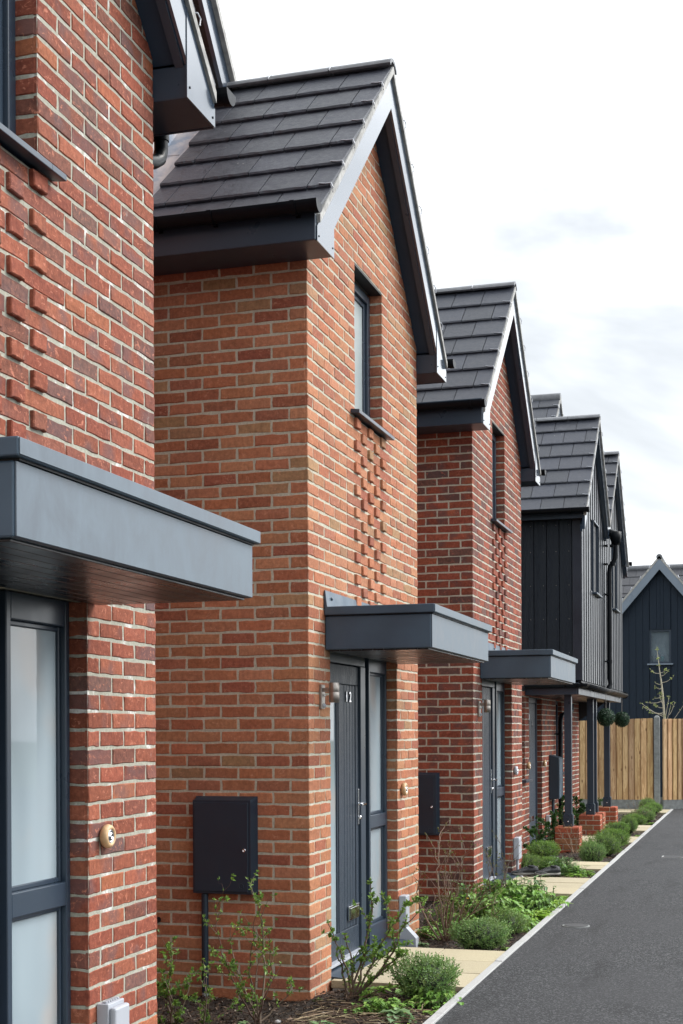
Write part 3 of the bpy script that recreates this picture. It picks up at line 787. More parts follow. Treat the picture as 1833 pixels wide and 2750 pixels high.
# ------------------------------------------------------------------ black clad pair of houses with its porch
CX0 = -2.29; CY0, CY1 = 18.72, 24.38; CZ0, CZ1 = 2.235, 4.43
pair = empty('clad_house', (CX0, 21.55, 0), 'black timber clad pair of gables jettied over a brick ground floor', 'house')
lo, hi = CY0 - 21.55, CY1 - 21.55
GC = (20.17 - 21.55, 22.93 - 21.55)
r = R(3)
b = MB()
# street face: lapped vertical boards, each a little proud at one edge
wins = ((-.1 + GC[0] - .0, .60 + GC[0] - .1, 3.53, 4.53), (GC[1] - .10, GC[1] + .50, 3.53, 4.53))
bw = .26; y = lo + .07
topf = lambda yy: 5.86 - SL * min(abs(yy - GC[0]), abs(yy - GC[1]))
while y < hi - .01:
    y2 = min(y + bw, hi)
    spans = [(CZ0, None)]
    for w in wins:
        if y2 > w[0] and y < w[1]: spans = [(CZ0, w[2]), (w[3], None)]
    for (z0, z1) in spans:
        za, zb = (topf(y), topf(y2)) if z1 is None else (z1, z1)
        e = y2 - .004
        b.prism([(-.02, y, z0), (.013, y, z0), (.013, y + .12, z0), (.0, e, z0), (-.02, e, z0)], [(-.02, y, za), (.013, y, za), (.013, y + .12, za), (.0, e, zb), (-.02, e, zb)])
    y = y2
b.build('street_cladding', M['clad_street'], pair)
b = MB(); b.face([(-.012, lo, CZ0), (-.012, hi, CZ0), (-.012, hi, CZ1), (-.012, lo, CZ1)])
for g in GC: b.face([(-.012, g - 1.38, CZ1 - .01), (-.012, g + 1.38, CZ1 - .01), (-.012, g, 5.8)])
b.face([(-3.2, hi - .01, 0), (-.02, hi - .01, CZ0), (-.02, hi - .01, CZ1), (-3.2, hi - .01, CZ1)])
b.build('backing', M['dark'], pair)
b = MB(); x = -.11
while x > -2.8:
    k = r.uniform(.9, 1.1); b.box(x - .165, lo - .016 - r.uniform(0, .003), CZ0, x - .004, lo + .01, CZ1); x -= .169
b.build('flank_cladding', M['clad'], pair, .003)
b = MB(); b.box(-.105, lo - .024, CZ0, .022, lo + .066, CZ1 + .02); b.build('corner_trim', M['trim'], pair, .004)
b = MB()
for zz in (2.6, 3.05, 3.5, 3.95, 4.3):
    for k in range(12):
        xx = -.15 - k * .17
        b.lathe([(.005, 0), (.005, -.002), (0, -.003)], (xx, lo - .018, zz), 'y', 6)
b.build('cladding_pin', M['steel'], pair)
# windows in the cladding
for i, w in enumerate(wins):
    f = MB(); a0, a1, z0, z1 = w
    f.box(-.12, a0, z0, -.06, a0 + .05, z1); f.box(-.12, a1 - .05, z0, -.06, a1, z1); f.box(-.12, a0 + .05, z0, -.061, a1 - .05, z0 + .055); f.box(-.12, a0 + .05, z1 - .05, -.061, a1 - .05, z1)
    wd = f.build('window', M['pvc'], pair, .003)
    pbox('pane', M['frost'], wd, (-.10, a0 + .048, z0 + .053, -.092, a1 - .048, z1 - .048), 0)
    f = MB(); f.box(-.06, a0 - .05, z0 - .035, .075, a1 + .05, z0 - .003); f.build('sill', M['pvc'], wd, .010)
    f = MB(); f.box(-.06, a0 - .012, z0, .022, a0 - .001, z1); f.box(-.06, a1 + .001, z0, .022, a1 + .012, z1); f.box(-.06, a0 - .012, z1 + .001, .03, a1 + .012, z1 + .022); f.build('trim', M['pvc'], wd)
# two street gables: one roof object each
def gable_roof(parent, yc, seed, sides):
    e = bpy.data.objects.new('gable', None); COL.objects.link(e); e.parent = parent; e.location = (0, yc, 0)
    rr = R(seed); t = MB(); eave = {s: (1.66 if s in sides else 1.38) for s in (-1, 1)}
    for s in (-1, 1): tiles(t, .10, -3.0, 0, s, 6.02, SL, eave[s], .325, .305, rr)
    roof = t.build('roof', M['slate'], parent); roof.location = (0, yc, 0)
    bpy.data.objects.remove(e)
    x = .112; k = 0
    while x > -2.9:
        rb = MB(); n = 8; a = []
        for xx in (x - .003, x - .447):
            o_ = [(xx, .105 * math.sin(tt), 5.965 + .1 * math.cos(tt)) for tt in [(-1 + 2 * q / n) * 1.15 for q in range(n + 1)]]
            i_ = [(xx, .085 * math.sin(tt), 5.96 + .08 * math.cos(tt)) for tt in [(1 - 2 * q / n) * 1.15 for q in range(n + 1)]]
            a.append(o_ + i_)
        rb.prism(a[0], a[1]); rb.build('ridge_tile', M['ridge'], roof, .003); x -= .45
    A = math.atan(SL)
    for s in (-1, 1):
        v = MB(); slope_strip(v, .07, .11, 0, s, 0, eave[s] + .01, 6.018, .05, SL); v.build('verge_strip', M['concrete'], roof, .003)
        v = MB(); slope_strip(v, .05, .085, 0, s, 0, eave[s] - .02, 5.965, .20, SL); v.build('bargeboard', M['board'], roof, .003)
        v = MB(); slope_strip(v, .018, .05, 0, s, 0, eave[s] - .05, 5.80, .09, SL); v.build('lower_board', M['board'], roof, .003)
        L = eave[s] / math.cos(A)
        for q in range(7):
            D = L - .325 * q - .335
            if D < .1: continue
            cb = MB(); c = lambda xx, D_, h: (xx, s * (D_ * math.cos(A) + h * math.sin(A)), 6.02 - D_ * math.sin(A) + h * math.cos(A))
            cb.tube([c(.03, D - .01, .034), c(.08, D + .004, .033), c(.112, D + .010, .036), c(.122, D + .05, -.004)], .0055, 6); cb.build('verge_clip', M['white'], roof)
        if s in sides:
            gy = s * (1.66 + .075); gz = 4.475
            g = gutter_mesh(-3.0, .15, gy, s, gz).build('gutter', M['black'], roof); gutter_cap(.15, gy, s, gz).build('end_cap', M['black'], g, .002)
            for bx in (-.1, -.8, -1.5): bracket(bx, gy, s, gz).build('gutter_bracket', M['black'], g)
            f = MB(); yq = s * 1.595; f.box(-3.0, min(yq, yq + s * .018), 4.36, .075, max(yq, yq + s * .018), 4.52); f.build('fascia', M['pvc'], roof, .004)
            f = MB(); y0, y1 = sorted((s * 1.40, s * 1.594)); f.box(-3.0, y0, 4.37, .072, y1, 4.39); f.build('eaves_soffit', M['soffit'], roof)
            f = MB(); f.box(.0725, y0, 4.37, .08, y1, 4.55); f.build('end_plate', M['pvc'], roof)
    return roof
gable_roof(pair, GC[0], 31, (-1,)); gable_roof(pair, GC[1], 32, (1,))
# rear main roof of the pair: a higher gable set back
t = MB(); rr = R(40); AP2 = 6.78
for s in (-1, 1): tiles(t, -.70, -6.0, 0, s, AP2, SL, 2.6, .325, .305, rr)
rear = t.build('main_roof', M['slate'], pair); rear.location = (0, .40, 0)
t = MB(); t.tube([(-.69, 0, AP2 - .03), (-6.0, 0, AP2 - .03)], .085, 12); t.build('ridge_tile', M['ridge'], rear)
for s in (-1, 1):
    v = MB(); slope_strip(v, -.72, -.685, 0, s, 0, 2.5, AP2 - .002, .05, SL); v.build('verge_strip', M['concrete'], rear)
    v = MB(); slope_strip(v, -.75, -.715, 0, s, 0, 2.5, AP2 - .055, .2, SL); v.build('bargeboard', M['pvc'], rear)
    A = math.atan(SL)
    for q in range(3):
        cb = MB(); D = .30 + .325 * q; c = lambda xx, D_, h: (xx, s * (D_ * math.cos(A) + h * math.sin(A)), AP2 - D_ * math.sin(A) + h * math.cos(A))
        cb.tube([c(-.77, D - .01, .034), c(-.70, D + .004, .034), c(-.678, D + .05, -.004)], .0055, 6); cb.build('verge_clip', M['white'], rear)
t = MB(); t.face([(-.80, .4 - 2.5, 3.2), (-.80, .4 + 2.5, 3.2), (-.80, .4 + 2.5, AP2 - .2 - SL * 2.5), (-.80, .4, AP2 - .2), (-.80, .4 - 2.5, AP2 - .2 - SL * 2.5)]); t.build('rear_gable', M['clad'], pair)
# valley hopper and downpipe between the two gables
vy = .12
t = MB(); 
t.lathe([(.0, -.16), (.05, -.16), (.085, -.05), (.09, .04), (.085, .04), (.06, -.05), (0, -.10)], (.17, vy, 4.55), 'z', 16)
t.tube([(-.3, vy, 4.60), (.10, vy, 4.58), (.20, vy, 4.56), (.20, vy, 4.42)], .058, 12)
t.tube([(.17, vy, 4.42), (.17, vy, 4.30), (.16, vy, 4.18), (.085, vy, 4.06), (.075, vy, 3.98), (.075, vy, 2.36), (.085, vy, 2.27), (.05, vy - .05, 2.18)], .036, 12)
for zz in (4.36, 4.08, 3.62, 2.60): t.tube([(.075 if zz < 4 else .13, vy, zz), (.075 if zz < 4 else .13, vy, zz + .04)], .043, 12); t.box(.0, vy - .10, zz + .01, .06, vy + .02, zz + .03)
t.build('downpipe', M['black'], pair)
# brick ground floor set back under the jetty
GX = -3.02 - CX0; g0, g1 = 17.95 - 21.55, hi
mb = MB(); rr = R(77); P = lambda u, z, d: (GX + d, u, z)
gh = [(18.95 - 21.55, 20.12 - 21.55, -.1, 2.03), (21.55 - 21.55, 22.2 - 21.55, .93, 2.03), (18.22 - 21.55, 18.62 - 21.55, .93, 2.03)]
gh = [(h[0], h[1], h[2], h[3]) for h in gh]
brickwork(mb, P, g0, g1, -2, 29, 0, PAL['C'], rr, gh, det=1); mortar_sheet(mb, P, g0, g1, -.15, 2.2, gh)
P2 = lambda u, z, d: (u, g0 - d, z)
brickwork(mb, P2, -3., GX, -2, 29, 0, PAL['C'], rr, det=1, endcut=.0125); mb.face([P2(-3., -.15, -.006), P2(GX - .006, -.15, -.006), P2(GX - .006, 2.2, -.006), P2(-3., 2.2, -.006)], 1)
for h in gh:
    P3 = lambda u, z, d, y0=h[1]: (u, y0 - d, z)
    brickwork(mb, P3, GX - .11, GX, int(h[2] / BH) - 1, 27, 0, PAL['C'], rr, header_only=True, det=1, endcut=.0125); mb.face([P3(GX - .11, h[2], -.006), P3(GX - .006, h[2], -.006), P3(GX - .006, h[3], -.006), P3(GX - .11, h[3], -.006)], 1)
mb.build('brick_base', [M['brickC'], M['mortarC']], pair)
b = MB(); h = gh[0]; b.box(GX - .12, h[0], 0, GX - .07, h[0] + .06, 2.03); b.box(GX - .12, h[1] - .06, 0, GX - .07, h[1], 2.03); b.box(GX - .12, h[0] + .06, 1.96, GX - .071, h[1] - .06, 2.03); fr = b.build('door_frame', M['pvc'], pair, .003)
b = MB(); b.box(GX - .12, h[0] + .062, .03, GX - .085, h[1] - .062, 1.955); dd = b.build('front_door', M['door'], pair)
b = MB(); b.box(GX - .0845, h[0] + .20, .95, GX - .078, h[0] + .55, 1.80); b.build('glazing', M['glass'], dd)
text_mesh('1', .12, .004, M['chrome'], 'door_number', dd, (GX - .082, h[1] - .42, 1.62), (rad(90), 0, rad(90)))
b = MB(); b.box(GX - .085, h[0] + .02, .02, GX + .10, h[1] - .02, .05); b.build('threshold', M['pvc'], pair, .004)
b = MB(); b.box(GX - .084, h[0] + .30, .30, GX - .074, h[1] - .30, .37); b.build('letter_plate', M['chrome'], dd)
for h in gh[1:]:
    b = MB(); b.box(GX - .11, h[0], h[2], GX - .06, h[0] + .05, h[3]); b.box(GX - .11, h[1] - .05, h[2], GX - .06, h[1], h[3]); b.box(GX - .11, h[0] + .05, h[2], GX - .061, h[1] - .05, h[2] + .06); b.box(GX - .11, h[0] + .05, h[3] - .05, GX - .061, h[1] - .05, h[3]); wd = b.build('window', M['pvc'], pair, .003)
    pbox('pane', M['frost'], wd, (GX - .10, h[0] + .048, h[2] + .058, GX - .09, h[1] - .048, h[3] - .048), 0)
    b = MB(); b.box(GX - .06, h[0] - .06, h[2] - .04, GX + .09, h[1] + .06, h[2] - .004); b.build('sill', M['pvc'], wd, .004)
b = MB(); b.box(GX - .05, g0 - .02, 2.10, GX + .012, g1, 2.16); b.build('timber_plate', M['soffit'], pair)

porch = empty('porch', (CX0, 21.55, 0), 'dark porch gutter and soffit carried by posts on low brick piers', 'porch')
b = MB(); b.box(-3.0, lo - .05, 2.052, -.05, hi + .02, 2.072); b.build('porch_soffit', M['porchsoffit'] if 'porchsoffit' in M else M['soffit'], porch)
b = MB(); b.box(-.05, lo - .08, 2.045, -.020, hi + .03, 2.20); b.box(-3.0, lo - .08, 2.045, -.0505, lo - .05, 2.20); b.build('porch_fascia', M['pvc'], porch, .004)
b = MB(); b.prism([(-3.0, lo - .06, 2.205), (-.0, lo - .06, 2.205), (-.0, lo + .03, 2.232), (-3.0, lo + .03, 2.232)], [(-3.0, lo - .06, 2.200), (-.0, lo - .06, 2.200), (-.0, lo + .03, 2.226), (-3.0, lo + .03, 2.226)]); b.box(-.03, lo - .06, 2.203, .012, hi + .03, 2.226); b.build('skirt_flashing', M['black'], porch)
def eave_run(pts):
    mb = MB(); n = 10; rr_ = .056
    secs = []
    for (p, nx, ny) in pts:
        o_ = [(p[0] + nx * rr_ * -math.cos(math.pi * i / n), p[1] + ny * rr_ * -math.cos(math.pi * i / n), p[2] - rr_ * math.sin(math.pi * i / n)) for i in range(n + 1)]
        secs.append(o_)
    for a, c in zip(secs, secs[1:]):
        for i in range(n): mb.face([a[i], a[i + 1], c[i + 1], c[i]], 0, sm=True)
    return mb
gz = 2.19; s2_ = math.sqrt(.5)
run = [((-3.0, lo - .14, gz), 0, -1), ((-.06, lo - .14, gz), 0, -1), ((.0, lo - .14, gz), .25, -1.), ((.045, lo - .115, gz), 1, -.8), ((.045, lo - .05, gz), 1, -.2), ((.045, hi + .06, gz), 1, 0)]
gg = eave_run(run).build('porch_gutter', M['black'], porch)
gg.modifiers.new('thick', 'SOLIDIFY').thickness = .004
for yy in (lo - .02, lo + .05, lo + 1.2, lo + 2.6, lo + 4., hi - .15, hi):
    n = 10; mb = MB(); a = [(.045 - .061 * math.cos(math.pi * i / n), yy, gz - .061 * math.sin(math.pi * i / n)) for i in range(n + 1)]
    for i in range(n): mb.face([a[i], a[i + 1], (a[i + 1][0], yy + .035, a[i + 1][2]), (a[i][0], yy + .035, a[i][2])], 0, sm=True)
    mb.build('gutter_bracket', M['black'], gg)
for xx in (-.2, -1.0):
    n = 10; mb = MB(); a = [(xx, lo - .14 + .061 * math.cos(math.pi * i / n), gz - .061 * math.sin(math.pi * i / n)) for i in range(n + 1)]
    for i in range(n): mb.face([a[i], a[i + 1], (xx + .03, a[i + 1][1], a[i + 1][2]), (xx + .03, a[i][1], a[i][2])], 0, sm=True)
    mb.build('gutter_bracket', M['black'], gg)
b = MB(); b.tube([(.045, hi + .055, gz - .02), (.045, hi + .065, gz - .02)], .058, 14); b.build('end_cap', M['black'], gg)
# posts and piers
posts = [(-2.505, 19.05), (-2.53, 21.83), (-2.55, 22.45), (-2.525, 24.20)]
mbp = MB(); rr = R(8)
for c_, sgn in (((0, -1), 0),):
    pass
def pier_mesh(seed):
    mb = MB(); rr = R(seed); w = .1625; pal = [((.40, .095, .048), 5), ((.34, .08, .04), 3), ((.33, .15, .07), 2)]
    faces = (lambda u, z, d: (u, -w - d, z), lambda u, z, d: (w + d, u, z), lambda u, z, d: (-u, w + d, z), lambda u, z, d: (-w - d, -u, z))
    for q, P in enumerate(faces):
        for row in range(-1, 4):
            za, zb = row * .075 + .005 - .03, row * .075 + .07 - .03
            cuts = [(-w, .05), (.06, w)] if (row + q) % 2 else [(-w, -.06), (-.05, w)]
            for (a, bb) in cuts: one_brick(mb, P, a + (.0 if a > -w else .0), bb - (.0125 if bb == w else 0), za, zb, pick(pal, rr), rr, 0, 1)
        mb.face([P(-w + .006, -.15, -.006), P(w - .006, -.15, -.006), P(w - .006, .262, -.006), P(-w + .006, .262, -.006)], 1)
    # bull-nosed top course
    mb.box(-w + .004, -w + .004, .255, w - .004, w - .004, .262, 1)
    for k in range(3):
        u0 = -w + k * .1105
        mb.prism([(u0, -w - .0, .262), (u0 + .1, -w, .262), (u0 + .1, w, .262), (u0, w, .262)], [(u0 + .004, -w + .015, .276), (u0 + .096, -w + .015, .276), (u0 + .096, w - .015, .276), (u0 + .004, w - .015, .276)], 0, pick(pal, rr))
    return mb
for i, (px, py) in enumerate(posts):
    loc = (px - CX0, py - 21.55, 0)
    pm = pier_mesh(50 + i).build('brick_pier', [M['brickB'], M['mortarB']], porch, 0, loc)
    b = MB(); b.box(-.048, -.048, .276, .048, .048, 2.05); ps = b.build('post', M['pvc'], porch, .004, loc)
    b = MB(); b.box(-.066, -.066, .2765, .066, .066, .43); b.box(-.060, -.060, .43, .060, .060, .445); sh = b.build('post_shoe', M['pvc'], ps, .004)
    b = MB(); b.lathe([(.010, 0), (.010, -.006), (.006, -.01), (0, -.01)], (0, -.067, .345), 'y', 10); b.build('bolt', M['chrome'], sh)

def small_pipe():
    b = MB(); b.tube([(0, .02, 1.98), (.0, -.0, 1.88), (-.10, -.42, 1.80), (-.10, -.52, 1.72), (-.10, -.52, -.05)], .036, 12)
    for zz in (1.5, .35): b.tube([(-.10, -.52, zz), (-.10, -.52, zz + .04)], .042, 12); b.box(-.2, -.54, zz + .005, -.10, -.50, zz + .03)
    return b
o = small_pipe().build('downpipe', M['black'], porch, 0, (-2.83 - CX0, 21.92 - 21.55, 0))
o = empty('meter_box', (-3.015, 20.98, .55), 'grey meter box on the brick wall behind the first porch post', 'meter box')
b = MB(); b.prism([(0, -.2, 0), (0, .2, 0), (0, .2, .66), (0, -.2, .66)], [(.14, -.19, .01), (.14, .19, .01), (.14, .19, .62), (.14, -.19, .62)]); b.build('case', M['meter'], o, .01)
b = MB(); b.box(.141, -.17, .025, .148, .17, .60); b.build('lid', M['meterlid'] if 'meterlid' in M else M['cap'], o, .004)
b = MB(); b.tube([(.04, -.10, -.001), (.04, -.10, -.6)], .022, 10); b.build('supply_pipe', M['meter'], o)
o = empty('cable_box', (-3.015, 20.45, 0), 'small white cable cover on the brick pier under the porch', 'cable box', 'cable cover boxes')
b = MB(); b.box(.002, -.05, .12, .06, .05, .34); b.build('cover', M['white'], o, .008)
b = MB(); b.tube([(.03, 0, .12), (.03, 0, .02), (.10, 0, -.06)], .014, 8); b.build('pipe', M['white'], o)
for y_, lab in ((18.78, 'left of two pale wooden doorbells on the brick under the porch'), (18.90 + 1.32, 'right of two pale wooden doorbells on the brick under the porch')):
    doorbell((-3.015, y_, 1.10), lab)

# hanging topiary balls
def leaf_quad(mb, p, d, n, L, W, c, fold=.25):
    d = d.normalized(); s = d.cross(n)
    if s.length < 1e-5: s = d.cross(Vector((.3, .5, .7)))
    s.normalize(); nn = s.cross(d)
    a = p; t = p + d * L + nn * (-.15 * L); m = p + d * (.5 * L) + nn * (fold * .3 * W)
    mb.face([a, m + s * W * .5, t, m - s * W * .5], 0, c)
def topiary(loc, rad_, seed, label):
    o = empty('topiary_ball', loc, label, 'topiary ball', 'hanging topiary balls'); rr = R(seed); mb = MB()
    for i in range(1500):
        v = Vector((rr.gauss(0, 1), rr.gauss(0, 1), rr.gauss(0, 1))).normalized()
        p = v * rad_ * rr.uniform(.86, .985); d = (v + Vector((rr.gauss(0, .8), rr.gauss(0, .8), rr.gauss(0, .8)))).normalized()
        k = rr.uniform(.6, 1.35); c = (.020 * k, .058 * k, .028 * k, 1)
        if rr.random() < .12: c = (.07, .13, .06, 1)
        leaf_quad(mb, p, d, v, .024, .014, c)
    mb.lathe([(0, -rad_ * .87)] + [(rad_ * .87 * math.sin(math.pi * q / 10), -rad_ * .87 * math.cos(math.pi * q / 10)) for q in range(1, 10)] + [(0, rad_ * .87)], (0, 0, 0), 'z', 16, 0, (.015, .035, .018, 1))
    mb.build('leaf_ball', M['leaf'], o)
    b = MB(); b.tube([(0, 0, rad_ * .9), (0, 0, 2.14 - loc[2])], .0035, 5); b.build('cord', M['steel'], o)
topiary((-2.235, 21.30, 1.765), .128, 1, 'hanging green topiary ball nearer the camera, left of the pair')
topiary((-2.235, 23.80, 1.755), .124, 2, 'hanging green topiary ball farther along the gutter, right of the pair')

# ------------------------------------------------------------------ end house
EY = 36.; end = empty('end_house', (-2.43, EY, 0), 'charcoal clad gable house closing the street behind the timber fence', 'house')
b = MB(); sl2 = 1.19; ap = 5.92; x = -1.62; rr = R(4); wz = (-.268, .268, 3.25, 4.10)
while x < 1.62:
    x2 = min(min([e_ for e_ in [-1.62 + .17 * q_ for q_ in range(1, 21)] + [wz[0], wz[1]] if e_ > x + 1e-6]), 1.62)
    zt = lambda q: ap - .16 - sl2 * abs(q)
    spans = [(-.1, None)]
    if x2 > wz[0] + .001 and x < wz[1] - .001: spans = [(-.1, wz[2]), (wz[3], None)]
    pieces = [(x, x2)] if not (x < 0 < x2) else [(x, 0), (0, x2)]
    for (pa, pb) in pieces:
        for (z0, z1) in spans:
            qa, qb = (zt(pa), zt(pb)) if z1 is None else (z1, z1)
            b.prism([(pa + (.003 if pa == x else 0), -.004, z0), (pb, -.016, z0), (pb, .02, z0), (pa, .02, z0)], [(pa + (.003 if pa == x else 0), -.004, qa), (pb, -.016, qb), (pb, .02, qb), (pa, .02, qa)])
    x = x2
b.build('gable_cladding', M['clad_far'], end)
b = MB(); b.box(-7.0, .60, -.1, 1.75, .64, 5.0); 
for k in range(52): b.box(-7.0 + k * .1667 + .004, .585, -.1, -7.0 + (k + 1) * .1667 - .004, .5995, 5.0)
b.build('rear_cladding', M['clad_far'], end)
b = MB(); b.box(-1.62, .03, -.1, -1.58, .58, 4.0); b.box(1.58, .03, -.1, 1.62, .58, 4.0); b.build('return_wall', M['clad_far'], end)
# gable roof
for s in (-1, 1):
    q = lambda x, y, h=0: (s * x, y, ap - sl2 * x + h)
    b = MB(); b.prism([q(0, -.16), q(1.82, -.16), q(1.82, -.16, -.06), q(0, -.16, -.06)], [q(0, 4.5), q(1.82, 4.5), q(1.82, 4.5, -.06), q(0, 4.5, -.06)]); rf = b.build('gable_roof', M['slate_plain'], end)
    b = MB(); b.prism([q(0, -.19, .012), q(1.83, -.19, .012), q(1.83, -.19, -.055), q(0, -.19, -.055)], [q(0, -.15, .012), q(1.83, -.15, .012), q(1.83, -.15, -.055), q(0, -.15, -.055)]); b.build('verge_strip', M['concrete'], rf)
    b = MB(); b.prism([q(0, -.185, -.06), q(1.80, -.185, -.06), q(1.80, -.185, -.33), q(0, -.185, -.33)], [q(0, -.155, -.06), q(1.80, -.155, -.06), q(1.80, -.155, -.33), q(0, -.155, -.33)]); b.build('bargeboard', M['pvc_light'], rf)
    for k in range(7):
        xx = .22 + .225 * k; b = MB(); b.tube([q(xx, -.10, .03), q(xx + .01, -.19, .045), q(xx + .03, -.20, -.0)], .012, 6); b.build('verge_clip', M['white'], rf)
b = MB(); b.tube([(0, -.19, ap - .02), (0, 4.5, ap - .02)], .075, 10); b.build('ridge_tile', M['ridge'], end)
t = MB(); rr = R(70)
e2 = bpy.data.objects.new('x', None)
# main roof behind, ridge along the street end
AP3 = 6.10; rg = MB()
for i in range(14):
    for k in range(29):
        z1 = AP3 - .25 * i; z0 = z1 - .26; y1 = 4.0 - (AP3 - z1) / .98; y0 = 4.0 - (AP3 - z0) / .98
        xa = -7 + k * .305 + (.15 if i % 2 else 0); xa = min(xa, 1.48); kk = rr.uniform(.85, 1.15)
        rg.prism([(xa, y1, z1), (xa + .300, y1, z1), (xa + .300, y0 - .012, z0 + .012), (xa, y0 - .012, z0 + .012)], [(xa, y1, z1 - .015), (xa + .300, y1, z1 - .015), (xa + .300, y0 - .012, z0 - .003), (xa, y0 - .012, z0 - .003)], 0, (.042 * kk, .042 * kk, .048 * kk, .5))
rg.build('main_roof', M['slate'], end)
b = MB(); b.prism([(1.70, .645, -.1), (1.70, 7.4, -.1), (1.70, 7.4, 2.7), (1.70, 4.0, AP3 - .08), (1.70, .645, 2.85)], [(1.745, .645, -.1), (1.745, 7.4, -.1), (1.745, 7.4, 2.7), (1.745, 4.0, AP3 - .08), (1.745, .645, 2.85)]); b.build('side_wall', M['clad_far'], end)
b = MB(); b.face([(-7, 4.0, AP3), (1.8, 4.0, AP3), (1.8, 7.6, AP3 - 3.5), (-7, 7.6, AP3 - 3.5)]); b.build('back_roof', M['slate_plain'], end)
b = MB(); b.prism([(1.78, 4.0, AP3), (1.78, .5, AP3 - 3.43), (1.78, .5, AP3 - 3.6), (1.78, 4.0, AP3 - .17)], [(1.83, 4.0, AP3), (1.83, .5, AP3 - 3.43), (1.83, .5, AP3 - 3.6), (1.83, 4.0, AP3 - .17)]); b.build('side_verge', M['concrete'], end)
b = MB(); b.tube([(-7, 4.0, AP3), (1.8, 4.0, AP3)], .09, 10); b.build('main_ridge', M['ridge'], end)
# its window with things on the inner sill
b = MB(); a0, a1, z0, z1 = wz
b.box(a0, .02, z0, a0 + .05, .08, z1); b.box(a1 - .05, .02, z0, a1, .08, z1); b.box(a0 + .05, .021, z0, a1 - .05, .08, z0 + .05); b.box(a0 + .05, .021, z1 - .05, a1 - .05, .08, z1); wd = b.build('window', M['pvc'], end, .003)
pbox('pane', M['glass'], wd, (a0 + .048, .055, z0 + .048, a1 - .048, .062, z1 - .048), 0)
pbox('sill', M['pvc_light'], wd, (a0 - .05, -.06, z0 - .04, a1 + .05, .02, z0 - .003), .004)
pbox('blind', paint('window_blind', (.62, .74, .82), .7, .2, 5), wd, (a0, .26, z0, a1, .27, z1), 0)
pbox('inner_sill', M['white'], wd, (a0, .085, z0 + .03, a1, .298, z0 + .05), 0)
for xx, h_, rr_, mt, lab in ((-.17, .13, .045, 'white', 'white pot on the inner sill of the charcoal gable window'), (-.10, .16, .035, 'white', 'tall white bottle on the inner sill of the charcoal gable window'), (.045, .13, .045, 'clay', 'teal cup on the inner sill of the charcoal gable window'), (-.02, .19, .025, 'white', 'thin pump bottle on the inner sill of the charcoal gable window')):
    b = MB(); b.lathe([(0, 0), (rr_ * .8, 0), (rr_, h_ * .7), (rr_ * .96, h_), (rr_ * .85, h_), (rr_ * .8, h_ * .8), (0, h_ * .8)], (0, 0, 0), 'z', 14); tag(b.build('cup', M[mt], None, 0, (-2.43 + xx, EY + .17, z0 + .051)), lab, 'bottle' if 'bottle' in lab else ('pot' if 'pot' in lab else 'cup'))

# ------------------------------------------------------------------ fence
FY = 28.6
def fence_panel(parent, p0, p1, z0, zt0, zt1, bw, seed):
    rr = R(seed); d = Vector((p1[0] - p0[0], p1[1] - p0[1], 0)); L = d.length; d.normalize(); n = Vector((d.y, -d.x, 0))
    mb = MB(); u = 0; i = 0
    while u < L - .01:
        u2 = min(u + bw * rr.uniform(.93, 1.07), L); k = rr.uniform(.62, 1.12); c = (k, k * rr.uniform(.95, 1.03), k * rr.uniform(.88, 1.05), 1)
        q = lambda uu, off, z: (p0[0] + d.x * uu + n.x * off, p0[1] + d.y * uu + n.y * off, z)
        za, zb = zt0 + (zt1 - zt0) * u / L, zt0 + (zt1 - zt0) * u2 / L
        lip = .022
        mb.prism([q(u, lip, z0), q(u + .02, lip + .006, z0), q(u2 - .014, .006, z0), q(u2 - .014, -.006, z0), q(u, -.004, z0)], [q(u, lip, za), q(u + .02, lip + .006, za), q(u2 - .014, .006, zb), q(u2 - .014, -.006, zb), q(u, -.004, za)], 0, c)
        u = u2; i += 1
    q = lambda uu, off, z: (p0[0] + d.x * uu + n.x * off, p0[1] + d.y * uu + n.y * off, z)
    mb.prism([q(0, -.007, z0), q(L, -.007, z0), q(L, -.02, z0), q(0, -.02, z0)], [q(0, -.007, zt0 - .02), q(L, -.007, zt1 - .02), q(L, -.02, zt1 - .02), q(0, -.02, zt0 - .02)], 0, (.55, .5, .45, 1))  # backing tinted dark, painting shade into the gaps between boards
    f = mb.build('board_panel', M['timber'], parent)
    g = MB(); q = lambda uu, off, z: (p0[0] + d.x * uu + n.x * off, p0[1] + d.y * uu + n.y * off, z)
    g.prism([q(0, .012, -.1), q(L, .012, -.1), q(L, -.03, -.1), q(0, -.03, -.1)], [q(0, .012, z0 - .003), q(L, .012, z0 - .003), q(L, -.03, z0 - .003), q(0, -.03, z0 - .003)]); g.build('gravel_board', M['post'], parent, .004)
    return f
def fence_post(loc, label_, h=1.86, parent=None):
    b = MB(); w = .055; b.box(-w, -w, -.1, w, w, h - .04); b.prism([(-w, -w, h - .04), (w, -w, h - .04), (w, w, h - .04), (-w, w, h - .04)], [(-.02, -.02, h), (.02, -.02, h), (.02, .02, h), (-.02, .02, h)])
    return b.build('concrete_post', M['post'], parent, .006, loc)
fn = empty('timber_fence', (-2.0, FY, 0), 'new timber fence of upright feather edge boards between concrete posts', 'fence')
L0 = lambda p: (p[0] + 2.0, p[1] - FY)
fence_panel(fn, L0((-4.85, FY)), L0((-2.07, FY)), .185, 1.73, 1.815, .122, 1)
fence_panel(fn, L0((-7.6, FY)), L0((-4.97, FY)), .185, 1.68, 1.72, .148, 2)
ang = rad(33); dx, dy = math.cos(ang), math.sin(ang)
pts = [(-1.94 + dx * 1.85 * k, FY + dy * 1.85 * k) for k in range(5)]
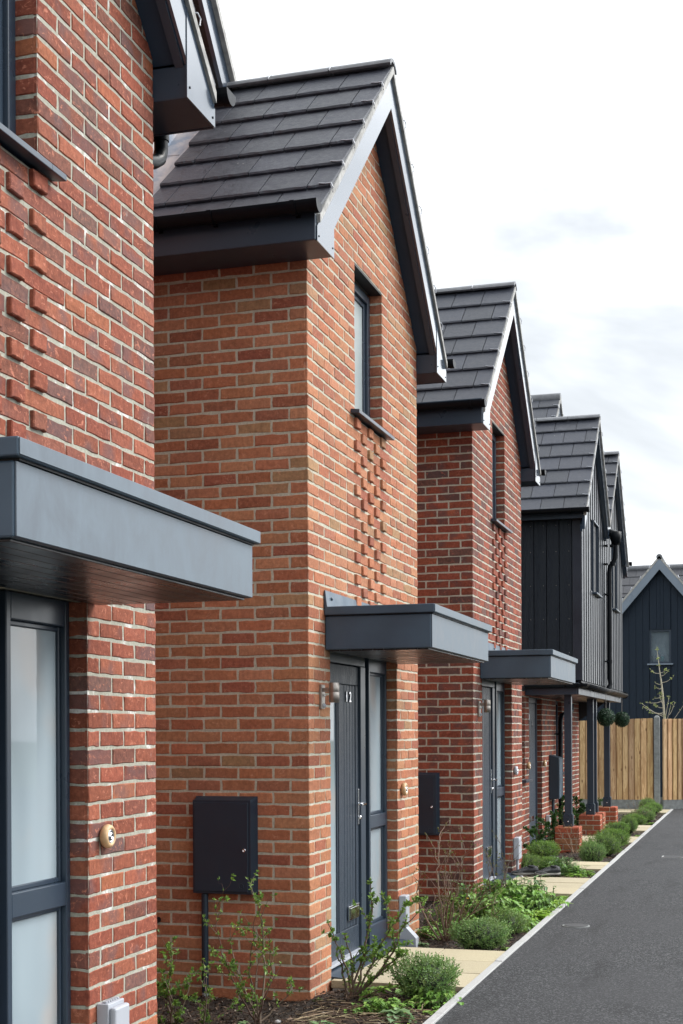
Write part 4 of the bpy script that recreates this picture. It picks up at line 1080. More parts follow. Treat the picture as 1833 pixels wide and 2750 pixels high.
for k in range(3): fence_panel(fn, L0((pts[k][0] + dx * .06, pts[k][1] + dy * .06)), L0((pts[k + 1][0] - dx * .06, pts[k + 1][1] - dy * .06)), .185, 1.80, 1.80, .105, 5 + k)
fence_post((0, 0, 0), 'post', 1.87, fn)
fence_post((-2.91, 0, 0), 'post', 1.80, fn)
for k in (1, 2, 3): fence_post((pts[k][0] + 2.0, pts[k][1] - FY, 0), 'post', 1.86, fn)

# ------------------------------------------------------------------ ground
KX = -1.735
def struct(name, mb, m, label, cat, kind='structure', bev=0):
    o = mb.build(name, m, None, bev); tag(o, label, cat, None, kind); return o
b = MB(); b.face([(-300, -300, -.35), (300, -300, -.35), (300, 300, -.35), (-300, 300, -.35)]); struct('ground', b, M['ground'], 'rough open ground around the street', 'ground')
b = MB(); b.face([(KX + .05, -40, 0), (40, -40, 0), (40, FY + 8, 0), (KX + .05, FY + 8, 0)]); struct('road', b, M['asphalt'], 'dark tarmac road running along the terrace', 'road')
b = MB(); y = -8.; rr = R(15)
while y < FY - .05:
    y2 = min(y + .915, FY - .04); j = rr.uniform(-.0025, .0025); b.box(KX + j, y + .003, -.15, KX + .052 + j, y2 - .003, .010 + rr.uniform(-.002, .003)); y = y2
struct('kerb', b, M['kerb'], 'pale concrete edging kerb between the beds and the tarmac', 'kerb', bev=.004)
# planting beds
def bed_z(x, y):
    v = -.045 + .016 * math.sin(3.1 * x + 1.7 * y) + .012 * math.sin(7.3 * y - 2.2 * x) + .008 * math.sin(17 * x + 11 * y)
    v -= .02 * max(0, min(1, (-2.45 - x) / .25))
    v += .02 * math.exp(-((x + 2.2) ** 2 + (y - 7.7) ** 2) / .25)
    return v
b = MB(); nx = 46; y0, y1 = 1.5, FY; ny = 460
gx = [-8 + (KX + 8) * (1 - (1 - i / nx) ** 2.2) for i in range(nx + 1)]
gv = [[(x, y0 + (y1 - y0) * j / ny, bed_z(x, y0 + (y1 - y0) * j / ny) if x > -4.5 else -.06) for x in gx] for j in range(ny + 1)]
vs = [p for row in gv for p in row]; w_ = nx + 1
b.idx(vs, [(j * w_ + i, j * w_ + i + 1, (j + 1) * w_ + i + 1, (j + 1) * w_ + i) for j in range(ny) for i in range(nx)], 0, (1, 1, 1, 1), True)
struct('planting_bed', b, M['soil'], 'dark soil planting beds in front of the houses', 'planting bed')
# paving flags: one path per house
PATHS = []
def path(x0, x1, ya, yb, n_y, sx, label):
    b = MB(); rr = R(int(ya * 10)); sy = (yb - ya) / n_y; b.box(x0 + .01, ya + .01, -.12, x1 - .004, yb - .01, -.012, 1)
    for j in range(n_y):
        x = x1 - .003
        while x > x0 + .02:
            xa = max(x - sx, x0); k = rr.uniform(.93, 1.05); c = (k, k, k * rr.uniform(.97, 1.02), 1); z = rr.uniform(-.002, .002)
            b.box(xa + .003, ya + sy * j + .003, -.045, x - .003, ya + sy * (j + 1) - .003, .004 + z, 0, c); x = xa
    PATHS.append((x0, x1, ya, yb)); o = b.build('path', [M['flag'], M['kerb']], None, .004); tag(o, label, 'path', 'buff paved paths to the front doors', 'structure')
path(-2.60, KX, 3.40, 4.84, 3, .45, 'buff paved path to the nearest door, below the photo')
path(-2.60, KX, 8.42, 9.87, 3, .45, 'buff paved path at the door of the orange brick house')
path(-2.60, KX, 13.50, 14.98, 3, .45, 'buff paved path at the door of the dark red brick house')
path(-5.0, KX, 16.02, 16.88, 2, .45, 'buff paved side path between the red house and the porch')
path(-2.95, KX, 19.95, 21.05, 2, .45, 'buff paved path at the first porch door')
path(-2.95, KX, 22.35, 23.60, 2, .45, 'buff paved path at the second porch door')
path(-2.95, KX, 27.40, 28.50, 2, .45, 'buff paved strip beside the fence')
def on_path(x, y): return any(a - .01 < x < b_ + .01 and c - .02 < y < d + .02 for (a, b_, c, d) in PATHS)
def in_wall(x, y):
    if x < FX + .01 and any(abs(y - yc) < 1.42 for yc in YC): return True
    return x < -3.0 and 17.9 < y < 24.5 or x < HX + FX + .02 and y < 17
# covers in the tarmac
for (cx, cy, rx, ry, lab) in ((-1.43, 11.30, .11, .11, 'round grey cover in the tarmac beside the shrubby bed'), (-1.02, 17.8, .17, .09, 'small rectangular cover in the tarmac farther along'), (-1.18, 26.2, .13, .14, 'thin rectangular cover in the tarmac near the fence')):
    b = MB(); n = 24 if rx == ry and 'round' in lab else 4; ph = 0 if n == 24 else math.pi / 4; sc = 1 if n == 24 else 1.414
    o_ = [(rx * sc * math.cos(ph + 2 * math.pi * k / n), ry * sc * math.sin(ph + 2 * math.pi * k / n)) for k in range(n)]
    b.prism([(p[0], p[1], -.03) for p in o_], [(p[0], p[1], .006) for p in o_]); fr = b.build('cover_frame', M['post' if 'round' in lab else 'kerb'], None, .002, (cx, cy, 0)); fr.name = 'access_cover'
    tag(fr, lab, 'access cover', 'small covers in the tarmac')
    b = MB(); b.prism([(p[0] * .86, p[1] * .86, .0065) for p in o_], [(p[0] * .86, p[1] * .86, .0095) for p in o_]); b.build('lid', paint('worn_iron_lid', (.045, .046, .048), .85, .3, 40, .4, 200), fr, .001)

# bark mulch: thousands of flakes and some straw, lying on the soil
rr = R(21); mb = MB()
def chip(x, y, z, L, W, c, flat=.5):
    a = rr.uniform(0, 6.283); t = Vector((math.cos(a), math.sin(a), rr.gauss(0, flat * .6))).normalized(); s = t.cross(Vector((rr.gauss(0, flat), rr.gauss(0, flat), 1))).normalized(); n = s.cross(t)
    p = Vector((x, y, z)); h = n * rr.uniform(.0, .22) * L; th = n * .003
    A = [p - t * L / 2 - s * W / 2 * rr.uniform(.3, 1), p + h - s * W / 2, p + t * L / 2 - s * W / 2 * rr.uniform(.2, 1), p + t * L / 2 + s * W / 2 * rr.uniform(.2, 1), p + h + s * W / 2, p - t * L / 2 + s * W / 2 * rr.uniform(.3, 1)]
    mb.face([A[0], A[1], A[4], A[5]], 0, c); mb.face([A[1], A[2], A[3], A[4]], 0, c)
CH = [((.030, .020, .014), 7), ((.055, .035, .024), 5), ((.09, .06, .04), 3), ((.15, .11, .08), 1.6), ((.25, .21, .17), .6)]
for (ya, yb, n) in ((6.3, 8.42, 9000), (9.87, 11.4, 3500), (11.4, 13.5, 2500), (15.0, 20., 4200), (20., 28., 3600)):
    for _ in range(n):
        x = rr.uniform(-3.7 if ya < 8 else -3.05, KX - .005); y = rr.uniform(ya, yb)
        if on_path(x, y) or in_wall(x, y): continue
        sc = 1 if ya < 12 else 1.5; c = pick(CH, rr)
        chip(x, y, bed_z(x, y) + rr.uniform(-.004, .014), rr.uniform(.012, .045) * sc, rr.uniform(.004, .013) * sc, c)
for _ in range(420):
    x = rr.uniform(-2.55, KX - .03); y = rr.uniform(6.5, 8.0)
    if in_wall(x, y): continue
    c = pick([((.34, .27, .17), 3), ((.20, .14, .09), 3), ((.10, .07, .05), 3)], rr); a = rr.gauss(.25, .7); L = rr.uniform(.06, .26); w = rr.uniform(.0014, .003)
    p = Vector((x, y, bed_z(x, y) + rr.uniform(.006, .028))); d = Vector((math.cos(a), math.sin(a), rr.gauss(0, .08))); q = p + d * L
    if q.x > KX - .01 or in_wall(q.x, q.y): continue
    m_ = (p + q) / 2 + Vector((rr.gauss(0, .01), rr.gauss(0, .01), rr.uniform(0, .012))); mb.tube([p, m_, q], [w, w, w * .6], 4, 0, c, False)
tag(mb.build('bark_mulch', M['chip']), 'dark bark mulch and straw covering the planting beds', 'mulch', None, 'stuff')
for (x, y, s_, lab) in ((-2.60, 7.42, .022, 'pale pebble lying on the mulch at the corner of the orange house'), (-2.53, 7.12, .016, 'small grey pebble lying on the mulch near the photo bottom')):
    b = MB(); b.lathe([(0, -s_ * .5), (s_ * .8, -s_ * .3), (s_, 0), (s_ * .75, s_ * .4), (s_ * .3, s_ * .6), (0, s_ * .62)], (0, 0, 0), 'z', 9); tag(b.build('pebble', M['kerb'], None, 0, (x, y, bed_z(x, y) + s_ * .4)), lab, 'pebble')
# ------------------------------------------------------------------ plants
def vc(c, rr, v=.25):
    k = rr.uniform(1 - v, 1 + v); return (c[0] * k * rr.uniform(.9, 1.1), c[1] * k, c[2] * k * rr.uniform(.85, 1.15), 1)
def mound_mesh(seed, R0, Hh, nspr, leaf, cols, nl=7, loose=.35, sprig=.06):
    rr = R(seed); mb = MB()
    lumps = [(Vector((rr.gauss(0, 1), rr.gauss(0, 1), abs(rr.gauss(.3, .7)))).normalized(), rr.uniform(.05, .16)) for _ in range(16)]
    def shape(v):
        k = .86
        for l, h in lumps: k += h * max(0, v.dot(l) - .72) / .28
        return Vector((v.x * R0 * k, v.y * R0 * k, Hh * (.46 + .54 * v.z * k)))
    for i in range(nspr):
        v = Vector((rr.gauss(0, 1), rr.gauss(0, 1), rr.gauss(.25, .9))).normalized()
        if v.z < -.55: continue
        p = shape(v) * 1.0; inn = rr.uniform(.72, 1.0); p = Vector((p.x * inn, p.y * inn, Hh * .4 + (p.z - Hh * .4) * inn))
        d = (v + Vector((0, 0, .55)) + Vector((rr.gauss(0, loose), rr.gauss(0, loose), rr.gauss(0, loose)))).normalized()
        s = d.cross(Vector((rr.gauss(0, 1), rr.gauss(0, 1), rr.gauss(0, 1)))).normalized(); t = d.cross(s)
        L = sprig * rr.uniform(.6, 1.2); tone = vc(cols[0] if rr.random() < .65 else cols[1], rr, .3)
        for q in range(nl):
            f = q / (nl - 1); b0 = p + d * (L * f - L * .5); a = q * 2.4
            o_ = s * math.cos(a) + t * math.sin(a); dd = (d * (.55 + .6 * f) + o_ * (1.0 - .5 * f))
            k = .75 + .45 * f
            leaf_quad(mb, b0, dd, d, leaf * rr.uniform(.8, 1.2), leaf * .48, (tone[0] * k, tone[1] * k, tone[2] * k, 1))
    # woody stems, and a core coloured dark for the shaded inside
    for i in range(26):
        v = Vector((rr.gauss(0, 1), rr.gauss(0, 1), rr.uniform(-.1, 1))).normalized(); e = shape(v) * .9
        mb.tube([(0, 0, -.03), (e.x * .4, e.y * .4, e.z * .35), e], [.006, .004, .002], 4, 1, (.09, .065, .045, 1), False)
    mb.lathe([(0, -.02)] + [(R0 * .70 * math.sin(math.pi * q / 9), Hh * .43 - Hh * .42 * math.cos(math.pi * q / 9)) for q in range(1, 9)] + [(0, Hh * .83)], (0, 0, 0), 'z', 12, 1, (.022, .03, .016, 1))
    return mb
HB = [((.12, .215, .055), (.19, .28, .095)), ((.12, .21, .045), (.18, .27, .07)), ((.11, .21, .035), (.18, .28, .055))]
hmesh = [mound_mesh(90 + i, .19, .27, 1000, .017, HB[i], 7).build('hebe_bush', [M['leaf'], M['twig']]) for i in range(3)]
hebe_list = [
 (0, -1.90, 8.06, 1.0, 1.0, 'round clipped green bush at the corner of the path by the orange house'),
 (0, -1.985, 10.16, 1.0, .92, 'round grey-green bush on the mulch just beyond the orange house path'),
 (1, -1.95, 10.93, .88, .78, 'lower pale green bush behind the round bush beyond the orange house path'),
 (2, -2.575, 17.30, .95, .95, 'round bush beside the side path, just before the first porch post'),
 (1, -2.56, 15.92, .80, .75, 'low pale bush behind the black shoes'),
 (2, -2.33, 16.02, .62, .62, 'small low bush behind the right black shoe'),
 (0, -1.99, 17.30, .80, 1.05, 'first dark stemmed bush of the kerbside row by the porch'),
 (1, -1.95, 18.25, 1.02, 1.10, 'large bush of the kerbside row in front of the second porch pier'),
 (2, -1.90, 19.20, .95, 1.00, 'bush of the kerbside row between the large bush and the porch path'),
 (2, -2.02, 19.75, .90, .92, 'bush of the kerbside row at the near edge of the first porch path'),
 (2, -2.12, 21.75, .95, .85, 'bush of the kerbside row just past the first porch path'),
 (1, -1.98, 22.05, .80, .95, 'bright bush of the kerbside row before the second porch path'),
 (2, -2.06, 24.10, .98, .85, 'bush of the kerbside row just past the second porch path'),
 (1, -2.00, 25.30, 1.00, .90, 'bush of the kerbside row midway to the fence'),
 (2, -2.04, 26.50, .85, .85, 'bush of the kerbside row near the fence'),
 (2, -1.98, 27.25, .80, .82, 'last low bush of the kerbside row before the fence post'),
 (1, -2.12, 27.9, .85, 1.0, 'taller bush against the concrete gravel board of the fence')]
used = set()
for i, (k, x, y, sx, sz, lab) in enumerate(hebe_list):
    o = hmesh[k] if k not in used else hmesh[k].copy()
    if k in used: COL.objects.link(o)
    used.add(k); o.location = (x, y, bed_z(x, y) - .01); o.rotation_euler = (0, 0, i * 1.9); o.scale = (sx, sx * (1 + .1 * math.sin(i * 2.1)), sz); tag(o, lab, 'bush', 'low round bushes')

def shrub(base, tips, seed, label, leaf=.026, dens=1., lc=((.19, .32, .055), (.11, .21, .045)), tc=((.16, .12, .085, 1), (.10, .06, .045, 1)), r0=.0062, name='leafy_shrub', side=.55, budc=None, depth=.12, cat='shrub', group=None, start=.22):
    rr = R(seed); o = empty(name, base, label, cat, group); st = MB(); lf = MB()
    def cluster(p, d, k=1.):
        for q in range(rr.choice((3, 4, 5, 6))):
            v = (d * .7 + Vector((rr.gauss(0, .8), rr.gauss(0, .8), rr.gauss(.15, .7)))).normalized()
            c = vc(lc[0] if rr.random() < .6 else lc[1], rr, .3)
            leaf_quad(lf, p, v, Vector((rr.gauss(0, 1), rr.gauss(0, 1), 1)).normalized(), leaf * k * rr.uniform(.7, 1.25), leaf * k * .55, c, .5)
    def stem(p0, p1, r, lvl):
        L = (p1 - p0).length; n = max(4, int(L / .05)); pts = []
        bow = Vector((rr.gauss(0, .05), rr.gauss(0, .05), rr.gauss(.02, .03))) * L * 1.6
        for i in range(n + 1):
            f = i / n; w = Vector((rr.gauss(0, .006), rr.gauss(0, .006), rr.gauss(0, .004))) if 0 < i < n else Vector((0, 0, 0))
            pts.append(p0 + (p1 - p0) * f + bow * math.sin(math.pi * f) + w)
        st.tube(pts, [r * (1 - .72 * i / n) for i in range(n + 1)], 5 if lvl else 6, 0, tc[0] if rr.random() < .5 else tc[1], False)
        for i in range(1, n + 1):
            f = i / n; d = (pts[i] - pts[i - 1]).normalized()
            if f > (start if lvl == 0 else .1):
                m = max(1, int(dens * 2.4))
                for q in range(m):
                    if rr.random() < .80 * min(1, dens): cluster(pts[i - 1] + (pts[i] - pts[i - 1]) * rr.random(), d, .75 + .35 * f)
            if lvl < 2 and .18 < f < .95 and rr.random() < side * (1 if lvl == 0 else .45):
                a = rr.uniform(0, 6.283); v = (d * .75 + Vector((math.cos(a) * .8, math.sin(a) * .8, .25))).normalized()
                stem(pts[i], pts[i] + v * L * rr.uniform(.14, .34), r * .42, lvl + 1)
        cluster(pts[-1], (pts[-1] - pts[-2]).normalized())
    for (dx_, dz_) in tips:
        b0 = Vector((rr.uniform(-.02, .02), rr.uniform(-.02, .02), -.02)); stem(b0, Vector((dx_, rr.uniform(-depth, depth), dz_)), r0 * rr.uniform(.75, 1.1), 0)
    st.build('stems', M['twig'], o); lf.build('leaves', M['leaf'], o)
    return o
shrub((-2.726, 7.45, -.06), [(-.29, .66), (.01, .71), (0, .59), (.05, .5), (.14, .32), (.17, .19), (-.23, .34), (-.16, .53), (.06, .41), (-.19, .05)], 1, 'tall leafy shrub in front of the meter box of the orange brick house', dens=.72, leaf=.022)
shrub((-3.016, 7.30, -.10), [(.06, .41), (-.02, .34), (-.01, .2), (.09, .23), (.22, .25)], 2, 'short leafy shrub at the foot of the meter box pipe', dens=.7, leaf=.022)
shrub((-3.118, 7.15, -.09), [(.02, .52), (-.16, .28), (-.04, .34), (.1, .34), (.09, .2), (-.08, .24), (.01, .44)], 3, 'upright leafy shrub against the edge of the nearest deep red pier', leaf=.022, dens=.85, depth=.06)
shrub((-2.357, 8.05, -.03), [(.13, .71), (-.15, .44), (-.11, .27), (.32, .54), (.36, .5), (.36, .3), (.28, .22), (.26, .1), (-.01, .39), (.11, .50)], 4, 'open branching leafy shrub in front of the number 12 door', dens=1.0, r0=.0095, tc=((.10, .07, .05, 1), (.13, .09, .065, 1)), depth=.10, side=.4)
DT = [(-.05, .81), (.22, .76), (.16, .65), (-.14, .59), (.21, .51), (.37, .55), (.51, .36), (-.2, .28), (-.23, .05), (.24, .44), (.1, .43), (.03, .49), (.3, .3), (.42, .25), (-.1, .4), (.15, .3), (.02, .7), (.33, .45)]
shrub((-2.344, 10.60, -.06), DT, 5, 'twiggy brown stemmed shrub with tiny buds beside the orange house', leaf=.013, dens=.42, lc=((.15, .17, .03), (.12, .10, .03)), tc=((.15, .085, .06, 1), (.22, .15, .11, 1)), r0=.0075, side=.6, name='twiggy_shrub', group='twiggy shrubs', start=.3)
shrub((-2.30, 12.55, .0), [(0, .62), (-.05, .44), (.06, .41), (-.11, .46), (.1, .34), (.16, .5)], 6, 'bare grey twiggy shrub in front of the dark red house door', leaf=.012, dens=.12, lc=((.15, .17, .03), (.2, .2, .03)), tc=((.17, .14, .125, 1), (.12, .09, .08, 1)), r0=.006, side=.6, name='twiggy_shrub', group='twiggy shrubs')
GT = [(-.22, .30), (-.15, .38), (-.05, .36), (.05, .40), (.14, .34), (.2, .25), (.1, .28), (-.1, .25)]
shrub((-2.36, 18.55, -.03), GT, 7, 'bare tan twiggy shrub in front of the first porch pier', leaf=.012, dens=.12, tc=((.33, .22, .15, 1), (.26, .17, .11, 1)), r0=.005, side=.6, name='twiggy_shrub', group='twiggy shrubs', lc=((.2, .16, .08), (.2, .14, .06)))
shrub((-2.15, 25.0, -.03), [(.0, .36), (.14, .34), (.25, .30), (-.12, .3), (.32, .22), (.1, .3)], 8, 'bare brown twiggy shrub in front of the fence gravel board', leaf=.014, dens=.2, tc=((.22, .15, .11, 1), (.15, .1, .08, 1)), r0=.005, side=.7, name='twiggy_shrub', group='twiggy shrubs', lc=((.08, .12, .03), (.2, .14, .06)))
for (x, y, h_, lab, sd) in ((-2.82, 18.35, .42, 'dark glossy shrub against the brick under the porch edge', 9), (-2.78, 19.25, .50, 'dark glossy shrub in front of the first porch door', 10), (-2.80, 22.1, .55, 'dark glossy shrub behind the second porch post', 11), (-2.85, 21.2, .62, 'tall glossy shrub beside the downpipe under the porch', 12), (-2.75, 24.9, .42, 'glossy shrub at the far end of the porch by the fence', 13)):
    shrub((x, y, -.05), [(-.12, h_ * .8), (.0, h_), (.12, h_ * .85), (.18, h_ * .55), (-.2, h_ * .5), (.05, h_ * .7)], sd, lab, leaf=.036, dens=1.3, lc=((.05, .12, .025), (.035, .085, .02)), name='glossy_shrub', group='glossy shrubs under the porch', depth=.16)
for (x, y, lab, sd) in ((-2.75, 16.1, 'sparse bare shrub on the far side of the red house by the side path', 14), (-2.72, 18.95, 'low brown twiggy plant between the porch brick and the first pier', 15), (-2.66, 19.6, 'brown twiggy plant beside the paving behind the first pier', 16)):
    shrub((x, y, -.05), [(-.15, .22), (-.05, .3), (.06, .26), (.16, .2), (.22, .12), (-.2, .1), (.1, .16), (0, .18)], sd, lab, leaf=.016, dens=.35, tc=((.2, .14, .1, 1), (.14, .1, .07, 1)), r0=.004, side=.8, name='twiggy_shrub', group='twiggy shrubs', lc=((.09, .11, .03), (.16, .11, .05)), depth=.2)

def weed_mesh(seed, n, L, W, H, spread, cols, lobed=False, arch=.5):
    rr = R(seed); mb = MB()
    for i in range(n):
        a = rr.uniform(0, 6.283); d = Vector((math.cos(a), math.sin(a), 0)); rad_ = abs(rr.gauss(0, .5)) * spread
        p = Vector((math.cos(a * 1.7) * rad_, math.sin(a * 1.7) * rad_, -.02)); h = H * rr.uniform(.3, 1.0) * (1.15 - .5 * rad_ / max(spread, .01)); l = L * rr.uniform(.6, 1.2); w = W * rr.uniform(.7, 1.2)
        top = p + Vector((d.x * h * .3, d.y * h * .3, h)); mb.tube([p, (p + top) / 2 + d * .01, top], [.0022, .0018, .0014], 4, 0, (.10, .16, .05, 1), False)
        c = vc(cols[0] if rr.random() < .6 else cols[1], rr, .28); s = d.cross(Vector((0, 0, 1))); k = 5; pts = []
        tilt = rr.uniform(-.2, .5)
        for q in range(k + 1):
            f = q / k; ww = w * math.sin(math.pi * min(.98, .12 + f * .88)) ** .8 * (1 if not lobed else (1.15 if q % 2 else .62))
            cen = top + d * (l * f) + Vector((0, 0, l * (tilt * f - arch * f * f)))
            pts.append((cen - s * ww / 2 + Vector((0, 0, ww * .18)), cen, cen + s * ww / 2 + Vector((0, 0, ww * .18))))
        for q in range(k):
            mb.face([pts[q][0], pts[q][1], pts[q + 1][1], pts[q + 1][0]], 0, c); mb.face([pts[q][1], pts[q][2], pts[q + 1][2], pts[q + 1][1]], 0, (c[0] * .9, c[1] * .9, c[2] * .9, 1))
    return mb
WM = [weed_mesh(1, 300, .044, .026, .15, .19, ((.15, .30, .05), (.22, .38, .075)), True).build('leafy_weed', M['leaf']),
      weed_mesh(2, 150, .075, .019, .06, .11, ((.27, .44, .05), (.20, .36, .045)), True, .35).build('leafy_weed', M['leaf']),
      weed_mesh(3, 46, .06, .036, .06, .09, ((.14, .24, .10), (.18, .28, .13)), True, .3).build('leafy_weed', M['leaf']),
      weed_mesh(4, 24, .10, .040, .04, .05, ((.22, .37, .065), (.17, .31, .055)), False, .45).build('leafy_weed', M['leaf']),
      weed_mesh(5, 150, .055, .018, .17, .17, ((.15, .26, .10), (.12, .22, .06)), True, .2).build('leafy_weed', M['leaf'])]
weeds = [
 (0, -2.33, 11.05, 1.0, .9, 'dark leafy weeds around the foot of the twiggy brown shrub'), (0, -2.42, 11.75, 1.1, 1.2, 'tall dark green weeds in front of the dark red flank wall'), (0, -2.15, 11.6, 1.2, 1.1, 'dense green weeds in the middle of the shrubby bed'),
 (0, -2.10, 12.2, 1.15, 1.2, 'dense lobed weeds in front of the red house door'), (4, -2.0, 12.75, 1.2, 1.25, 'grey-green feathery plant near the red house path'), (4, -2.2, 13.0, 1.1, 1.2, 'feathery bush at the edge of the red house path'), (0, -2.35, 12.6, 1.0, 1.3, 'tall leafy weeds by the red house threshold'),
 (0, -2.0, 12.4, 1.2, 1.1, 'thick green weeds between the lobed weeds and the kerb'), (4, -2.45, 12.0, 1.2, 1.3, 'pale tangled weeds against the dark red flank wall'), (0, -2.25, 12.9, 1.1, 1.2, 'broad leaved weeds at the near edge of the red house path'), (1, -1.92, 11.1, .9, .9, 'small bright weeds between the lower pale bush and the kerb'), (1, -1.84, 12.35, 1.1, .9, 'low bright weeds at the kerb opposite the lobed weeds'), (1, -2.05, 13.15, 1.2, 1.0, 'spreading bright weeds along the near edge of the red house path'), (1, -1.80, 13.42, .9, .8, 'bright weeds lapping over the kerb at the red house path corner'), (1, -1.95, 15.35, 1.2, 1.0, 'bright weeds along the far edge of the red house path'), (0, -2.2, 15.7, 1.0, 1.0, 'dense green weeds between the black shoes and the side path'), (1, -1.84, 11.8, 1.1, 1.0, 'fresh light green weeds between the two bright kerb clumps'), (1, -1.86, 11.45, 1.1, 1.0, 'bright green weeds spilling to the kerb beside the round cover'), (1, -1.82, 12.0, 1.1, .9, 'bright green weeds on the kerb beyond the round cover'), (1, -1.80, 12.7, 1.1, 1.0, 'bright green weeds spilling over the kerb before the red house path'), (1, -1.86, 13.2, 1.0, 1.0, 'bright weeds at the corner of the red house path'), (0, -1.95, 11.2, .9, .85, 'leafy weeds behind the lower pale green bush'),
 (3, -1.80, 10.3, .75, .8, 'pale green rosette weed by the kerb past the orange house path'), (3, -1.86, 10.05, .6, .7, 'small bright weed beneath the round grey-green bush'),
 (0, -2.52, 10.75, .7, .6, 'low weeds at the foot of the orange brick corner'), (2, -2.45, 10.3, .8, .7, 'low grey-green weed left of the twiggy brown shrub'),
 (0, -1.86, 7.95, .7, .6, 'green weeds in front of the clipped bush beside the kerb'), (0, -2.05, 7.62, .7, .5, 'low green weeds between the straw and the kerb near the photo bottom'), (1, -1.80, 7.25, .6, .6, 'bright weeds along the kerb at the very bottom of the photo'), (2, -1.93, 7.45, 1.0, .9, 'grey-green ruffled weed near the kerb at the photo bottom'), (3, -1.80, 7.72, .7, .7, 'bright weed at the kerb right of the ruffled grey-green one'), (3, -2.23, 8.13, 1.0, 1.0, 'bright pointed weed under the open shrub by the number 12 door'), (3, -2.08, 8.28, 1.0, 1.0, 'long leaved bright weed at the near edge of the orange house path'),
 (2, -2.16, 7.85, .8, .6, 'low green weed between the open shrub and the clipped bush'), (1, -1.83, 8.25, .45, .5, 'small weed where the orange house path meets the kerb'), (2, -2.28, 7.15, .8, .7, 'small ruffled weed on the straw at the photo bottom'), (3, -2.54, 7.98, .3, .4, 'tiny bright seedling at the orange brick corner'), (2, -2.75, 7.25, .6, .5, 'tiny green weed near the tall shrub by the meter box'),
 (4, -2.12, 15.5, 1.3, 1.3, 'feathery grey-green plant right of the black shoes'), (0, -1.98, 15.55, 1.0, .9, 'lobed green plant on the far side of the red house path'), (1, -1.87, 15.6, 1.1, 1.1, 'yellow-green plant by the kerb beyond the red house path'), (4, -2.12, 16.0, .8, .9, 'blue-grey feathery plant before the side path'),
 (1, -1.83, 17.35, .6, .6, 'small green weed at the kerb by the first kerbside bush'), (1, -1.80, 21.7, .8, .6, 'yellow-green weed at the kerb between the porch paths'), (1, -1.80, 24.6, .9, .6, 'mossy weed at the kerb beyond the second porch path')]
used = set()
for i, (k, x, y, s_, sz, lab) in enumerate(weeds):
    o = WM[k] if k not in used else WM[k].copy()
    if k in used: COL.objects.link(o)
    used.add(k); o.location = (x, y, bed_z(x, y)); o.rotation_euler = (0, 0, i * 2.3)
    if 10.9 < y < 13.4: s_ *= (1.35 if k == 1 else 1.3); sz *= 1.35
    if y < 8.4 and x > -2.3: s_ *= 1.4; sz *= 1.4
    o.scale = (1, 1, 1); o.scale = (s_, s_, sz); tag(o, lab, 'weed', 'self-seeded weeds')
# two dandelion heads and a violet flower
for (x, y, z, c_, lab) in ((-2.30, 11.25, .20, (.8, .5, .01), 'yellow flower head in the twiggy brown shrub'), (-2.0, 11.75, .13, (.75, .6, .02), 'small yellow flower among the green weeds'), (-2.02, 18.85, .22, (.12, .12, .5), 'violet flower among the kerbside bushes')):
    b = MB(); rr = R(int(x * -100))
    for k in range(18): leaf_quad(b, Vector((0, 0, 0)), Vector((math.cos(k * .7), math.sin(k * .7), rr.uniform(.1, .8))), Vector((0, 0, 1)), .013, .006, (*c_, 1))
    b.tube([(0, 0, 0), (.005, 0, -z)], .0015, 4, 0, (.08, .13, .04, 1)); tag(b.build('flower', M['leaf'], None, 0, (x, y, z)), lab, 'flower')

# sapling behind the fence
sap = empty('sapling_tree', (-1.973, 30.5, -.1), 'slender young tree coming into leaf behind the timber fence', 'tree')
rr = R(6); tr = MB(); lv = MB()
Z = lambda dz: 1.9 + dz
trunk = [(0, 0, -.05), (.01, 0, .9), (0, 0, Z(0)), (-.03, 0, Z(.45)), (-.06, .02, Z(.75)), (-.10, 0, Z(1.05)), (-.13, .01, Z(1.3)), (-.16, 0, Z(1.55))]
tr.tube(trunk, [.034, .030, .024, .020, .016, .011, .007, .004], 8, 0, (.40, .37, .28, 1))
tips_ = [((-.10, Z(.98)), (-.29, Z(1.06))), ((-.10, Z(1.0)), (.05, Z(1.06))), ((-.08, Z(.92)), (.08, Z(1.03))), ((-.05, Z(.78)), (.2, Z(.91))), ((-.05, Z(.76)), (-.2, Z(.79))), ((-.04, Z(.66)), (-.2, Z(.70))), ((-.03, Z(.52)), (-.22, Z(.45))), ((-.02, Z(.40)), (-.36, Z(.36))), ((0, Z(.05)), (-.5, Z(.36))), ((0, Z(.1)), (-.46, Z(.28))), ((-.01, Z(.25)), (-.22, Z(.32))), ((0, Z(-.02)), (.09, Z(.48))), ((.02, Z(-.1)), (.14, Z(.34))), ((.1, Z(.1)), (.21, Z(.36))), ((.02, Z(-.2)), (.42, Z(.34))), ((0, Z(.15)), (-.30, Z(.16))), ((-.02, Z(.3)), (-.12, Z(.55)))]
for (a, b_) in tips_:
    p0 = Vector((a[0], 0, a[1])); p1 = Vector((b_[0], rr.uniform(-.15, .15), b_[1])); m1 = p0 + (p1 - p0) * .4 + Vector((0, 0, -.03)); m2 = p0 + (p1 - p0) * .75 + Vector((0, 0, -.02))
    tr.tube([p0, m1, m2, p1], [.008, .006, .005, .003], 5, 0, (.36, .33, .26, 1))
    for p in (p1, m2):
        for q in range(rr.choice((2, 5, 9))):
            v = Vector((rr.gauss(0, 1), rr.gauss(0, 1), rr.gauss(.3, .8))).normalized(); leaf_quad(lv, p + v * .008, v, Vector((rr.gauss(0, 1), 0, 1)).normalized(), .05 * rr.uniform(.5, 1.2), .026, vc((.28, .33, .10), rr, .3), .6)
